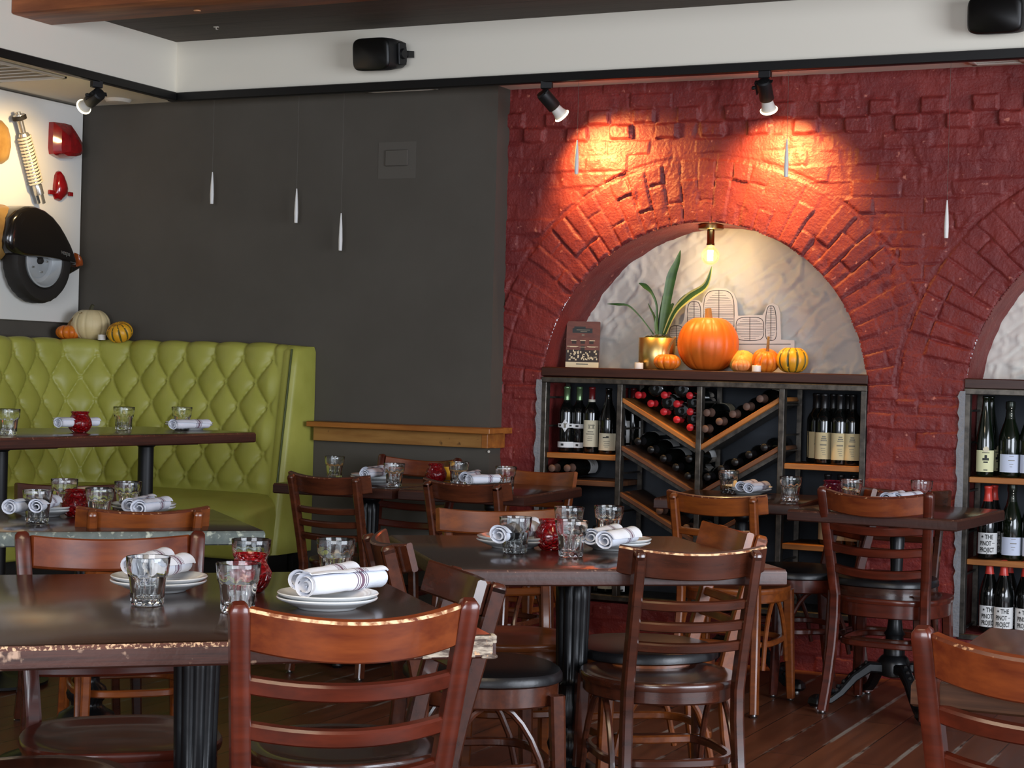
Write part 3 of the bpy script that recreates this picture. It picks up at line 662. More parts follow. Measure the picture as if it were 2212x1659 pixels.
def iron_base(t, H, loc=(0, 0)):
    k = (H - .043) / .707
    def mod(a, i, r, z):
        if .40 <= z <= .655: return 1 - .11 * abs(sin(4 * a)) ** .5 * 0 - .10 * (.5 + .5 * cos(10 * a)) ** 3
        if .285 <= z <= .40: return 1 + .07 * cos(6 * a) + .03 * cos(18 * a)
        if .2 <= z <= .25: return 1 + .03 * cos(24 * a)
        if z < .15 and r > .1: return 1 + .12 * cos(4 * a)
        return 1
    o = obj('pedestal', MB().lathe([(r, z * k) for r, z in IRON], 80, mod=mod), M['iron'], t, loc=(loc[0], loc[1], 0), smooth=50)
    for i in range(4):
        a = i * pi / 2; c, s = cos(a), sin(a)
        obj('foot', MB().lathe([(.0001, 0), (.018, 0), (.024, .01), (.02, .022), (.0001, .028)], 14), M['iron'], o, loc=(c * .25, s * .25, 0))
    mb = MB().box((0, 0, H - .043 - .006), (.30, .04, .012)).box((0, 0, H - .043 - .006), (.04, .30, .012)); obj('mounting_plate', mb, M['iron'], o)
def claw_base(t, H, rz=0):
    P_ = [(.0001, .115), (.03, .115), (.06, .125), (.062, .17), (.052, .19), (.04, .2), (.04, .225), (.034, .235), (.034, .27), (.04, .28), (.03, .295), (.026, .33), (.022, .4), (.022, .455), (.034, .47), (.034, .485), (.022, .5), (.024, .56), (.028, .64), (.024, .65), (.034, .665), (.034, .68), (.026, .69), (.026, H - .043)]
    o = obj('pedestal', MB().lathe(P_, 24), M['iron'], t, rz=rz)
    for i in range(4):
        a = i * pi / 2 + pi / 4; c, s = cos(a), sin(a)
        pp = [(c * r, s * r, z) for r, z in ((.04, .15), (.1, .155), (.16, .115), (.21, .06), (.25, .032), (.285, .028))]
        b = MB().sweep(pp, chrect(.022, .016, .006), (-s, c, 0), lambda k: ((1.1, 1.3), (1.05, 1.2), (.95, 1), (.85, .85), (.9, .8), (1.1, .9))[k])
        for q in range(7):
            f = q / 6; b.lathe([(.0001, -.008), (.008, -.005), (.010, 0), (.006, .008), (.0001, .01)], 8, (c * (.11 + .13 * f), s * (.11 + .13 * f), .168 - .105 * f))
        lg = obj('base_leg', b, M['iron'], o)
        obj('claw_foot', MB().lathe([(.0001, .008), (.024, .008), (.034, .02), (.03, .038), (.014, .05), (.0001, .052)], 16, mod=lambda a, i, r, z: 1 + .12 * cos(5 * a)), M['iron'], lg, loc=(c * .3, s * .3, 0))
        obj('glide', MB().lathe([(.0001, 0), (.014, 0), (.014, .006), (.006, .01)], 12), M['glide'], lg, loc=(c * .3, s * .3, 0))
    obj('mounting_plate', MB().box((0, 0, H - .049), (.26, .035, .012)).box((0, 0, H - .049), (.035, .26, .012)), M['iron'], o)
def table(label, c, L, D, ang, base='iron', H=.75, edge='table_edge', lip='table_lip_clean', top='table', name='dining_table', group='dining tables', ped=(0, 0), brz=0):
    t = thing(name, label, 'table', (c[0], c[1], 0), radians(ang), group)
    obj('tabletop', top_mb(L, D, .043), [M[top], M[edge], M[lip]], t, loc=(0, 0, H))
    if base == 'iron': iron_base(t, H, ped)
    elif base == 'claw': claw_base(t, H, brz)
    return t
def uv(ang): return (cos(radians(ang)), sin(radians(ang)))
u, v = uv(43.8), uv(133.8)
L1, D1 = .93, 1.03; A = (-1.422, 2.938)
table('dark near table with a badly chipped front edge, two place settings and a red candle', (A[0] - u[0] * L1 / 2 + v[0] * D1 / 2, A[1] - u[1] * L1 / 2 + v[1] * D1 / 2), L1, D1, 43.8, edge='table_edge_scuffed', lip='table_edge_worn')
ch = MB(); zz = [-.043, -.036, -.022, -.012, 0]
for k in range(9):      # splintered veneer at the front right corner
    x = L1 / 2 - .150 + .0165 * k; w_k = .0165; a, b = -.041 + .006 * random.random(), -.001 - .008 * random.random() * (k < 7)
    ch.box((x + .003, -D1 / 2 - .0006, (a + b) / 2), (w_k, .0022, b - a))
ch.box((L1 / 2 - .004, -D1 / 2 + .012, -.008), (.010, .028, .018), ch=.003).box((L1 / 2 - .012, -D1 / 2 + .002, -.0395), (.03, .008, .008), ch=.002)
_t1 = [o for o in COL.objects if o.get('category') == 'table'][0]
obj('chipped_corner', ch, M['splinter'], [o for o in _t1.children if o.name.startswith('tabletop')][0])
table('dark square table in the middle with a bright red candle and two settings', (-1.93, 4.46), .875, .875, 39)
u, v = uv(46), uv(136); L1, D1 = .90, .76; A = (-2.888, 4.404)
table('dark table with a grey zinc edge in front of the green booth', (A[0] - u[0] * L1 / 2 + v[0] * D1 / 2, A[1] - u[1] * L1 / 2 + v[1] * D1 / 2), L1, D1, 46, edge='zinc', lip='zinc')
table('small dark table nearest the right end of the green booth, below the honey ledge', (-3.80, 6.575), .54, .68, 4)
table('small dark table in front of the dark wall corner, its far end by the brick', (-3.245, 6.635), .54, .68, 4, base='claw')
table('small dark table directly in front of the wine cabinet with one plate and napkin', (-2.275, 6.955), .575, .62, 6, base='claw', brz=.3)
table('small dark table before the brick pillar with a magenta candle', (-1.59, 6.74), .635, .66, -4, base='claw', brz=-.1)
table('oak topped table cut off by the lower right corner of the picture', (-.66 + .46, 2.9 + .36), .92, .72, 1, top='table_brown', edge='oak_edge', lip='oak_edge')
# raised booth table on two plain columns
pa, pb = PZ(553, 933, .95), PZ(0, 945, .95)
dv = (pb - pa).normalized(); ta = math.degrees(math.atan2(-dv[1], -dv[0]))   # along its long side, away from the camera
LL, WW = 2.0, .64; nx_, ny_ = -sin(radians(ta)), cos(radians(ta))
cA = (pa[0] + dv[0] * LL / 2 + nx_ * WW / 2, pa[1] + dv[1] * LL / 2 + ny_ * WW / 2)
t = thing('booth_table', 'long high dark table standing along the green booth on black columns', 'table', (cA[0], cA[1], 0), radians(ta))
obj('tabletop', top_mb(LL, WW, .043), [M['table'], M['table_edge'], M['table_lip_clean']], t, loc=(0, 0, .95))
for px in (283, 3):
    w = PX(px, 1000, cA[0] + .05 * 0); f = (Vector((w[0], w[1], 0)) - Vector((cA[0], cA[1], 0))); lx = f[0] * cos(radians(ta)) + f[1] * sin(radians(ta))
    o = obj('column', MB().lathe([(.0001, .01), (.2, .01), (.2, .02), (.05, .035), (.032, .05), (.032, .88), (.05, .895), (.06, .907)], 28), M['column'], t, loc=(lx, 0, 0))
    obj('mounting_plate', MB().box((0, 0, .9), (.3, .3, .012)), M['column'], o)

# ------------------------------------------------------------------ green booth
def booth():
    t = thing('tufted_booth', 'olive green button tufted leather booth built into the corner of the room', 'booth', (-5.0, 7.0, 0))
    ox, oy = -5.0, 7.0
    xc, yc, rc = -5.78, 7.11, .27; x1, y0 = -4.565, 3.6
    du, dv_, z0 = .168, .112, 1.262
    seg1 = yc - rc - y0; arc = rc * pi / 2; seg2 = x1 - (xc + rc); Ltot = seg1 + arc + seg2
    st = .007; U = np.arange(0, Ltot + st, st); U[-1] = Ltot
    zb = .56; zt = 1.325; prof = []   # (z, offset into the room, is_front)
    for z in np.arange(zb, zt - .03, st): prof.append((z, .115 * (1.32 - z) / .74, 1.0))
    b0 = .115 * (1.32 - (zt - .03)) / .74
    for k in range(1, 11):
        a = k / 10 * pi / 2; prof.append((zt - .03 + .035 * sin(a), b0 - .04 * (1 - cos(a)), 1 - .55 * k / 10))
    for k in range(1, 9): prof.append((zt + .005 - .004 * k / 8, b0 - .04 - .16 * k / 8, .4 * (1 - k / 8)))
    PRF = np.array(prof)
    Ug, K = np.meshgrid(U, np.arange(len(prof))); Zg, Og, Fg = PRF[K, 0], PRF[K, 1], PRF[K, 2]
    uu = (Ug - (Ltot - .075)) / du
    zz = np.maximum(Zg, PRF[0, 0]); a = uu + (zz - z0) / (2 * dv_); b = uu - (zz - z0) / (2 * dv_)
    low = np.abs(np.sin(pi * a)) * np.abs(np.sin(pi * b)); top = np.abs(np.sin(pi * uu)) ** 1.0
    bl = np.clip((Zg - z0) / .03, 0, 1); pw = np.where(Zg > z0, (1 - bl) * low ** .30 + bl * top ** .42, low ** .30)
    d2 = (a - np.round(a)) ** 2 + (b - np.round(b)) ** 2
    but = np.clip(1 - d2 / .0052, 0, 1) ** .5 * .014 * (Zg < z0 + .03)
    edge = np.clip((Ltot - .028 - Ug) / .05, 0, 1); lowf = np.clip((Zg - .64) / .04, 0, 1)
    wr = .0022 * np.cos(np.arctan2(a - np.round(a), b - np.round(b)) * 9 + 6 * vnoise(Ug * 4, Zg * 4, 5)) * np.exp(-d2 / .03) * 1.3
    H = (.037 * pw + but + wr) * np.where(Fg > .99, 1, Fg) * edge * lowf + .020 * (1 - edge * lowf)
    H += .003 * fbm(Ug, Zg, 5, 2, 8) * (Fg > .9)
    O = Og + H - .02
    Zg = Zg + np.where(Fg < 1, .013 * top ** .6 * np.clip(Fg * 1.6, 0, 1), 0) * edge
    th = np.clip((Ug - seg1) / arc, 0, 1) * pi / 2
    px = np.where(Ug < seg1, xc, np.where(Ug < seg1 + arc, xc + rc - rc * np.cos(th), xc + rc + (Ug - seg1 - arc)))
    py = np.where(Ug < seg1, y0 + Ug, np.where(Ug < seg1 + arc, yc - rc + rc * np.sin(th), yc))
    nx, ny = np.cos(th), -np.sin(th)
    X, Y = px + nx * O, py + ny * O
    X = np.minimum(X, x1); X = np.maximum(X, LX + .005); Y = np.minimum(Y, DY - .004)
    obj('tufted_back', grid_mesh('tufted_back', X - ox, Y - oy, Zg, M['green']), None, t)
    # end border, welt and side panel
    def py_(z): return yc - (.115 * (1.32 - z) / .74) - .005
    zz = list(np.linspace(.36, 1.30, 14)); R = []
    for z in zz:
        f = py_(z); R.append([(-4.575 - ox, f + .0 - oy, z), (-4.545 - ox, f - .012 - oy, z), (-4.515 - ox, f - .006 - oy, z), (-4.50 - ox, f + .012 - oy, z), (-4.50 - ox, DY - .004 - oy, z), (-4.575 - ox, DY - .004 - oy, z)])
    f = py_(1.32); R.append([(-4.57 - ox, f + .02 - oy, 1.328), (-4.545 - ox, f + .012 - oy, 1.328), (-4.525 - ox, f + .014 - oy, 1.325), (-4.51 - ox, f + .022 - oy, 1.32), (-4.51 - ox, DY - .004 - oy, 1.325), (-4.57 - ox, DY - .004 - oy, 1.328)])
    obj('side_panel', MB().rings(R), M['green'], t, smooth=50)
    obj('piping', MB().tube([(-4.528 - ox, py_(z) - .013 - oy, z) for z in np.linspace(.68, 1.31, 24)], .0055, 8), M['green_welt'], t)
    # seats
    def seat(x0, x1_, y0_, y1_, fr):
        ring = lambda i, z, zb_: None
        nx_, ny_ = 26, 16; vs = []; fs = []
        P_ = []
        for (ins, z) in ((.01, .355), (0, .37), (0, .53), (.008, .57), (.03, .60), (.07, .615), (.14, .622)):
            P_.append([(x0 - ox + (ins if 'l' in fr else 0), y0_ - oy + ins, z), (x1_ - ox - ins, y0_ - oy + ins, z), (x1_ - ox - ins, y1_ - oy, z + (.02 if z > .5 else 0)), (x0 - ox + (ins if 'l' in fr else 0), y1_ - oy, z + (.02 if z > .5 else 0))])
        return MB().rings(P_)
    obj('seat_cushion', seat(-5.4, -4.52, 6.72, 7.06, 'r'), M['green'], t, smooth=70)
    obj('seat_cushion', seat(-5.76, -5.25, 3.6, 7.06, 'r'), M['green'], t, smooth=70)
    obj('plinth', MB().box((-5.0 - ox, 6.93 - oy, .178), (.96, .3, .356)).box((-5.6 - ox, 5.3 - oy, .178), (.55, 3.4, .356)), M['plinth'], t)
    obj('frame', MB().box((-5.0 - ox, 7.2 - oy, .6), (.94, .1, 1.2)).box((-5.86 - ox, 5.4 - oy, .6), (.12, 3.5, 1.2)), M['plinth'], t)
booth()

# ------------------------------------------------------------------ tableware
def make_glass():
    t = thing('rocks_glass', 'glass', 'glass')
    n = 60; H = .096
    prof = [(.0001, .0012), (.028, .0), (.0315, .002), (.0328, .006), (.0345, .03), (.0365, .052), (.0395, .060), (.0405, .064), (.0425, .08), (.0437, H - .001), (.0432, H), (.0418, H - .001), (.0402, .08), (.038, .06), (.0335, .03), (.0295, .014), (.02, .0115), (.0001, .011)]
    def mod(a, k, r, z):
        if k in (3, 4, 5): return 1 - .085 * abs(cos(5 * a)) ** .7
        if k == 6: return 1 - .05 * abs(cos(5 * a)) ** 2
        if k in (13, 14): return 1 - .03 * abs(cos(5 * a))
        return 1
    obj('tumbler', MB().lathe(prof, n, mod=mod), M['glass'], t, smooth=32)
    return t
def make_plate():
    prof = [(.0001, .003), (.052, .003), (.054, .0), (.058, .0), (.06, .003), (.075, .008), (.094, .0165), (.1, .0195), (.1012, .022), (.0995, .0238), (.097, .0232), (.088, .0185), (.07, .0115), (.05, .0085), (.0001, .008)]
    me = mesh('plate', MB().lathe(prof, 64), M['plate'], 60); return me
PLM = make_plate()
def make_napkin():
    def spiral(k, rmax, rmin=.004, turns=2.3, n=46, th=.0017, ph=0):
        out = []; inn = []
        for i in range(n):
            f = i / (n - 1); a = ph + turns * 2 * pi * f; r = rmin + (rmax - rmin) * f ** .8
            out.append(((r + th) * cos(a), (r + th) * sin(a))); inn.append((r * cos(a), r * sin(a)))
        return out + inn[::-1]
    rings = []; xs = [-.098, -.0965, -.09, -.075, -.05, -.02, 0, .02, .05, .075, .09, .0965, .098]
    for i, x in enumerate(xs):
        k = 1 + .05 * sin(i * 1.9) + (.10 if i in (0, 1) else 0); sq = spiral(0, .0195 * k, ph=.4 + .05 * i)
        rings.append([(x + .004 * sin(3 * j / 46 + i), y * 1.08, z * .94) for j, (y, z) in enumerate(sq)])
    return mesh('napkin', MB().rings(rings), M['napkin'], 55)
NPM = make_napkin()
def make_candle(kind):
    t = thing('candle_jar', 'candle', 'candle')
    prof = [(.0001, .002), (.026, .0), (.03, .003), (.040, .016), (.0465, .034), (.0465, .048), (.042, .062), (.035, .074), (.0325, .080), (.0325, .084), (.036, .089), (.0365, .093), (.034, .094), (.0325, .09), (.0295, .083), (.031, .075), (.038, .06), (.043, .045), (.042, .03), (.034, .014), (.0001, .010)]
    mod = lambda a, k, r, z: 1 + (.025 * sin(7 * a + z * 300) + .02 * sin(11 * a - z * 420) if 2 < k < 9 else 0)
    prof = [(r * .98, z * .88) for r, z in prof]
    obj('jar', MB().lathe(prof, 60, mod=mod), M[kind], t, smooth=60)
    obj('wax', MB().lathe([(.0001, .0105), (.033, .0145), (.037, .022), (.036, .024), (.0001, .022)], 30), M['wax'], t)
    return t
TW = {}
def put(key, maker, p, label, group, rz=0):
    if key not in TW:
        t = maker(); TW[key] = t; t.location = p; t.rotation_euler[2] = rz; t['label'] = label
        if group: t['group'] = group
        return t
    return dup(TW[key], p, rz, label, group)
def glass(px, py, label, z=.75):
    put('glass', make_glass, PZ(px, py, z + .0005), label, 'rocks glasses on the tables', random.uniform(0, .6))
def candle(px, py, label, z=.75, kind='red_glass'):
    put('candle_' + kind, lambda: make_candle(kind), PZ(px, py, z + .0005), label, 'candle jars on the tables', random.uniform(0, 6))
def plates(px, py, label, z=.75, n=2, k=1.0):
    p = PZ(px, py, z)
    for i in range(n):
        w = ('lower' if i == 0 else 'upper') + ' ' if n > 1 else ''
        o = obj('plate', PLM, None, loc=(p[0] + .003 * i, p[1] - .002 * i, z + .0005 + .0092 * i), rz=.3 * i)
        o.scale = (k, k, 1); tag(o, w + label, 'plate', 'white side plates at the settings')
    return p
def napkin(a, b, z, label, flip=False, k=1.0, dz=0):
    p, q = PZ(*a, z), PZ(*b, z + dz); d = q - p; c = (p + q) / 2; rz = math.atan2(d[1], d[0])
    o = obj('napkin_roll', NPM, None, loc=c); L = d.length
    o.rotation_euler = (random.uniform(-.5, .5), -math.asin(max(-.5, min(.5, d[2] / L))), rz); s = max(.8, min(1.12, L / .196)); o.scale = (s, k, k)
    tag(o, label, 'napkin', 'striped napkin rolls at the settings')
# near table
plates(342, 1275, 'white plate at the left setting of the near table, behind the front glass')
napkin((265, 1248), (430, 1207), .802, 'striped napkin roll leaning on the left plate of the near table, the nearer one', k=1.15)
napkin((228, 1240), (400, 1186), .806, 'plain backed napkin roll at the rear of the left plate on the near table')
plates(706, 1313, 'white plate at the right setting of the near table, above the chipped chair crest')
napkin((648, 1266), (830, 1245), .800, 'large napkin roll with a plum stripe across the right plate of the near table', k=1.22)
napkin((598, 1264), (796, 1224), .806, 'napkin roll poking out behind the plum striped one on the near table', k=1.05)
glass(318, 1306, 'clear rocks glass at the front left of the near table before the left plate')
glass(513, 1322, 'clear rocks glass standing before the red candle on the near table')
glass(541, 1258, 'clear rocks glass behind the red candle of the near table')
glass(724, 1256, 'clear rocks glass half hidden behind the plum striped napkin on the near table')
candle(538, 1279, 'red textured glass candle jar between two glasses on the near table')
# middle table
plates(1108, 1182, 'white plate at the left setting of the middle table')
napkin((1060, 1158), (1165, 1140), .802, 'blue white napkin roll on the left plate of the middle table, end curl facing out', k=1.2)
napkin((1085, 1150), (1172, 1125), .806, 'napkin roll standing up behind the glass on the left plate of the middle table')
plates(1326, 1186, 'white plate at the right setting of the middle table')
napkin((1285, 1172), (1385, 1150), .802, 'striped napkin roll on the right plate of the middle table, the nearer one', k=1.15)
napkin((1248, 1167), (1352, 1140), .804, 'striped napkin roll on the right plate of the middle table, the rear one', k=1.05)
glass(1112, 1194, 'clear rocks glass in front of the left plate on the middle table')
glass(1233, 1202, 'clear rocks glass just right of the red candle on the middle table')
glass(1228, 1166, 'clear rocks glass behind the red candle of the middle table')
glass(1314, 1163, 'clear rocks glass behind the right plate of the middle table')
candle(1190, 1187, 'bright red glass candle jar on the middle table')
# zinc edged table
plates(88, 1114, 'white plate at the left setting of the zinc edged table')
napkin((20, 1095), (105, 1085), .80, 'napkin roll with a loose hanging fold at the left edge of the zinc edged table', k=1.1)
napkin((55, 1100), (138, 1076), .804, 'napkin roll behind the front glass on the zinc edged table')
plates(310, 1108, 'white plate behind the chair crest on the zinc edged table')
napkin((275, 1102), (378, 1082), .80, 'plump napkin roll with a grey stripe on the zinc edged table, the nearer one', k=1.15)
napkin((248, 1098), (352, 1074), .802, 'napkin roll lying behind the plump one on the zinc edged table', k=1.0)
glass(80, 1128, 'clear rocks glass at the front left of the zinc edged table')
glass(214, 1122, 'clear rocks glass right of the red candle on the zinc edged table')
glass(275, 1104, 'clear rocks glass before the column on the zinc edged table')
glass(138, 1098, 'clear rocks glass behind the red candle on the zinc edged table')
candle(163, 1115, 'red glass candle jar on the zinc edged table')
# booth table
plates(165, 919, 'white plate behind the dark red candle on the booth table', .95)
napkin((115, 913), (218, 911), .99, 'napkin roll behind the dark red candle on the booth table', k=1.0)
plates(408, 927, 'white plate at the far end of the booth table', .95)
napkin((368, 917), (452, 915), .99, 'napkin roll with plum stripes at the far end of the booth table', k=1.0)
glass(17, 939, 'clear rocks glass at the left edge of the picture on the booth table', .95)
glass(267, 929, 'clear rocks glass by itself in the middle of the booth table', .95)
glass(392, 928, 'clear rocks glass in front of the napkin at the far end of the booth table', .95)
candle(172, 934, 'dark red glass candle jar on the booth table', .95)
# two small tables under the ledge
plates(808, 1040, 'white plate on the small table beside the green booth')
napkin((783, 1024), (838, 1018), .80, 'napkin roll on the small table beside the green booth, the nearer one')
napkin((775, 1022), (835, 1012), .803, 'napkin roll on the small table beside the green booth, tucked behind the nearer one')
plates(1030, 1043, 'white plate on the small table by the dark wall corner')
napkin((1015, 1036), (1072, 1034), .80, 'napkin roll with spiral end on the small table by the dark wall corner')
napkin((992, 1033), (1040, 1022), .803, 'napkin roll on the small table by the dark wall corner, pointing up behind')
glass(722, 1033, 'clear rocks glass against the charcoal wall beside the green booth')
glass(851, 1051, 'clear rocks glass in front of the napkins on the small table beside the green booth')
glass(990, 1046, 'clear rocks glass left of the napkins on the small table by the dark wall corner')
glass(1092, 1058, 'clear rocks glass at the right of the small table by the dark wall corner')
candle(941, 1043, 'wine red candle jar between the two small tables under the ledge')
w = PZ(968, 1036, .75)
tag(obj('amber_votive', MB().lathe([(.0001, 0), (.02, 0), (.022, .004), (.022, .055), (.0195, .055), (.0195, .006), (.0001, .006)], 20), M['gourd_yellow'], loc=(w[0], w[1], .7505)), 'small amber votive cup behind the wine red candle jar', 'candle')
# small tables before the cabinet and pillar
plates(1614, 1066, 'white plate on the small table in front of the wine cabinet')
napkin((1607, 1056), (1662, 1047), .80, 'napkin roll on the small table in front of the wine cabinet, nearer one')
napkin((1586, 1054), (1640, 1042), .803, 'napkin roll on the small table in front of the wine cabinet, rear one')
glass(1573, 1066, 'clear rocks glass beside the plate on the table in front of the wine cabinet')
glass(1707, 1082, 'clear rocks glass at the right corner of the table in front of the wine cabinet')
candle(1797, 1082, 'magenta glass candle jar on the table before the brick pillar', kind='magenta_glass')
glass(1838, 1088, 'clear rocks glass right of the magenta candle on the pillar table')
plates(1935, 1094, 'white plate hidden behind the tall chair crest on the pillar table')
napkin((1934, 1076), (1985, 1070), .80, 'napkin roll on the pillar table, nearer the tilted glass')
napkin((1893, 1080), (1962, 1066), .803, 'napkin roll at the left of the pillar table setting')
glass(1990, 1090, 'clear rocks glass just above the tall chair crest on the pillar table')

# ------------------------------------------------------------------ wine bottles
SHAPES = {
    'bordeaux': [(.0001, .004), (.03, .0), (.035, .002), (.0372, .008), (.0375, .18), (.036, .193), (.029, .208), (.019, .222), (.0148, .235), (.014, .25), (.0138, .288), (.0155, .289), (.0155, .297), (.0135, .3), (.0001, .3)],
    'burgundy': [(.0001, .004), (.034, .0), (.038, .002), (.0405, .008), (.0405, .15), (.038, .168), (.031, .195), (.022, .222), (.0165, .245), (.0145, .262), (.0142, .285), (.0158, .286), (.0158, .294), (.0138, .297), (.0001, .297)],
    'tall': [(.0001, .004), (.031, .0), (.035, .002), (.0368, .008), (.0368, .13), (.034, .165), (.027, .21), (.019, .255), (.0155, .285), (.0145, .3), (.0142, .318), (.0155, .319), (.0155, .326), (.0135, .328), (.0001, .328)],
    'champagne': [(.0001, .004), (.037, .0), (.0415, .003), (.044, .01), (.044, .15), (.0415, .17), (.033, .2), (.023, .228), (.0178, .25), (.0165, .275), (.019, .278), (.0195, .298), (.0175, .309), (.0001, .312)]}
def sleeve(r, z0, z1, a, n=16, th=.0005):
    mb = MB(); R = []
    for k in range(n + 1):
        q = -pi / 2 - a + 2 * a * k / n; c, s = cos(q), sin(q); R.append([(r * c, r * s, z0), ((r + th) * c, (r + th) * s, z0), ((r + th) * c, (r + th) * s, z1), (r * c, r * s, z1)])
    return mb.rings(R)
def marks(bits, r):
    mb = MB()
    for x, z, w, h in bits:
        R = []
        for k in range(5):
            q = (x + w * (k / 4 - .5)) / r - pi / 2; c, s = cos(q), sin(q); R.append([(r * c, r * s, z - h / 2), ((r + .0004) * c, (r + .0004) * s, z - h / 2), ((r + .0004) * c, (r + .0004) * s, z + h / 2), (r * c, r * s, z + h / 2)])
        mb.rings(R)
    return mb
BT = {}
def join_meshes(name, mes, m):
    mb = MB()
    for me in mes: mb.add([tuple(v.co) for v in me.vertices], [tuple(p.vertices) for p in me.polygons])
    return mesh(name, mb, m, 0)
def make_bottle(shape, cap, lab):
    t = thing('wine_bottle', 'wine bottle', 'bottle', group='wine bottles'); P_ = SHAPES[shape]; g = 'bottle_green' if shape in ('tall', 'champagne') else 'bottle'
    obj('body', MB().lathe(P_, 28), M[g], t, smooth=60); H = P_[-1][1]; r = P_[3][0] + .0004
    if cap:
        zc = H - (.062 if shape != 'champagne' else .075)
        pr = [(q + .0006, z) for q, z in P_ if z > zc + .004 and q > .001]
        def rad(z):
            for (a, b), (c, d) in zip(P_, P_[1:]):
                if b <= z <= d and d > b: return a + (c - a) * (z - b) / (d - b)
            return P_[-2][0]
        o = obj('capsule', MB().lathe([(rad(zc) + .0007, zc)] + pr + [(.0001, H + .0007)], 20), M[cap], t, smooth=60)
        if cap == 'cap_dkred': obj('neck_band', MB().lathe([(.0152, zc - .008), (.0158, zc - .008), (.0158, zc + .006), (.0152, zc + .006)], 20), M['band'], o)
        if cap == 'cork':
            obj('neck_band', MB().lathe([(.0154, zc + .002), (.0160, zc + .002), (.0160, zc + .016), (.0154, zc + .016)], 20), M['band'], o)
        if cap == 'cap_foil': obj('foil_dots', marks([(0, H - .03 - .0105 * q, .004, .004) for q in range(5)], .0202), M['band'], o)
    def label(m, z0, z1, a, bits=None, ink='ink_soft'):
        o = obj('label', sleeve(r, z0, z1, a), M[m], t, smooth=60)
        if bits: obj('print', marks(bits, r + .0006), M[ink], o)
        return o
    sc = lambda z0, n, w, dz, h=.003: [(random.uniform(-.003, .003), z0 - dz * q, w * random.uniform(.5, 1), h) for q in range(n)]
    if lab == 'diamond':
        label('label_white', .022, .048, 1.25, [(-.012, .035, .014, .01)], 'ink')
        b = MB(); k = .03
        dm = [(-k * .62, 0), (0, -k), (k * .62, 0), (0, k)]
        vs = [((r + .001) * sin(x / r), -(r + .001) * cos(x / r), .122 + z) for x, z in dm] + [((r + .0022) * sin(x / r), -(r + .0022) * cos(x / r), .122 + z) for x, z in dm]
        o = obj('diamond_label', b.add(vs, [(0, 1, 2, 3), (7, 6, 5, 4), (0, 4, 5, 1), (1, 5, 6, 2), (2, 6, 7, 3), (3, 7, 4, 0)]), M['label_white'], t); obj('print', marks([(0, .122, .009, .02), (.002, .13, .016, .004)], r + .0024), M['ink_soft'], o)
        o = label('label_white', .113, .131, 1.3, [(-.026, .122, .012, .008), (.026, .122, .012, .008)], 'ink')
    elif lab == 'bands':
        label('label_white', .022, .046, 1.0, [(-.01, .034, .012, .01)], 'ink'); label('label_white', .110, .130, 1.1, [(-.012, .12, .014, .009)], 'ink')
    elif lab == 'chateau':
        label('label_cream', .03, .15, 1.05, [(.004, .128, .03, .004), (.012, .122, .006, .018), (-.006, .119, .005, .012), (.004, .113, .03, .002)] + sc(.098, 2, .04, .01, .005) + sc(.075, 3, .024, .008, .002))
    elif lab == 'low': label('label_cream', .018, .095, 1.15, [(-.008, .076, .02, .005), (.004, .078, .012, .008)] + sc(.058, 4, .03, .008, .0018), 'ink')
    elif lab == 'tan': label('label_tan', .022, .135, 1.2, [(0, .118, .016, .006), (0, .109, .022, .006), (0, .101, .026, .004)] + sc(.083, 1, .03, .01, .006) + sc(.068, 4, .02, .009, .0022))
    elif lab == 'white': label('label_white', .03, .115, 1.2, sc(.095, 3, .03, .012, .003))
    elif lab == 'side': label('label_white', .05, .15, .55, sc(.12, 3, .01, .02, .004)); label('label_white', .012, .04, .55)
    elif lab == 'crest':
        o = label('label_yellow', .02, .108, 1.15, [(0, .098, .03, .003), (0, .028, .016, .004), (0, .078, .010, .022), (-.009, .072, .008, .010), (.009, .072, .008, .010), (0, .06, .018, .006)], 'ink')
        obj('seal', MB().lathe([(.0001, 0), (.012, 0), (.012, .001), (.0001, .001)], 20, (0, -r - .0012, .112), Matrix.Rotation(pi / 2, 3, 'X')), M['label_cream'], o)
    elif lab == 'pale': label('label_blue', .022, .095, 1.15, [(0, .088, .018, .002), (0, .07, .026, .003)] + sc(.055, 2, .018, .01, .0016))
    elif lab == 'pinot':
        o = label('label_white', .022, .108, 1.2)
        rr = r + .0007; T = [text_mesh('THE', .026, rr, sx=.72), text_mesh('PINOT', .026, rr, sx=.60), text_mesh('PROJECT', .026, rr, sx=.57)]
        for me, (dx, z) in zip(T, ((-.016, .083), (-.036, .0565), (-.036, .030))):
            a = dx / rr; ca, sa = cos(a), sin(a)
            for v_ in me.vertices: x, y, q = v_.co; v_.co = (x * ca - y * sa, x * sa + y * ca, q + z)
        pr = join_meshes('lettering', T, M['ink']); obj('lettering', pr, None, o)
        st = MB(); pts = [((.0062 if q % 2 == 0 else .0026) * sin(q * pi / 5) - .026, (.0062 if q % 2 == 0 else .0026) * cos(q * pi / 5) + .092) for q in range(10)]
        ring = lambda R_: [(R_ * sin(x / rr), -R_ * cos(x / rr), z) for x, z in pts]
        st.rings([ring(rr), ring(rr + .0006)]); obj('star', st, M['ink'], o); obj('dash', marks([(.020, .066, .012, .0022)], rr), M['ink'], o)
    return t
NB = {}
def bottle(shape, cap, lab, p, label, rz=0, rot=None, sc=None):
    k = (shape, cap, lab)
    if k not in BT:
        t = make_bottle(*k); BT[k] = t; t.location = p; t.rotation_euler = rot if rot is not None else (0, 0, rz); t['label'] = label
        if sc: t.scale = (sc, sc, sc)
        return t
    return dup(BT[k], p, rz, label, 'wine bottles', rot, (sc, sc, sc) if sc else None)

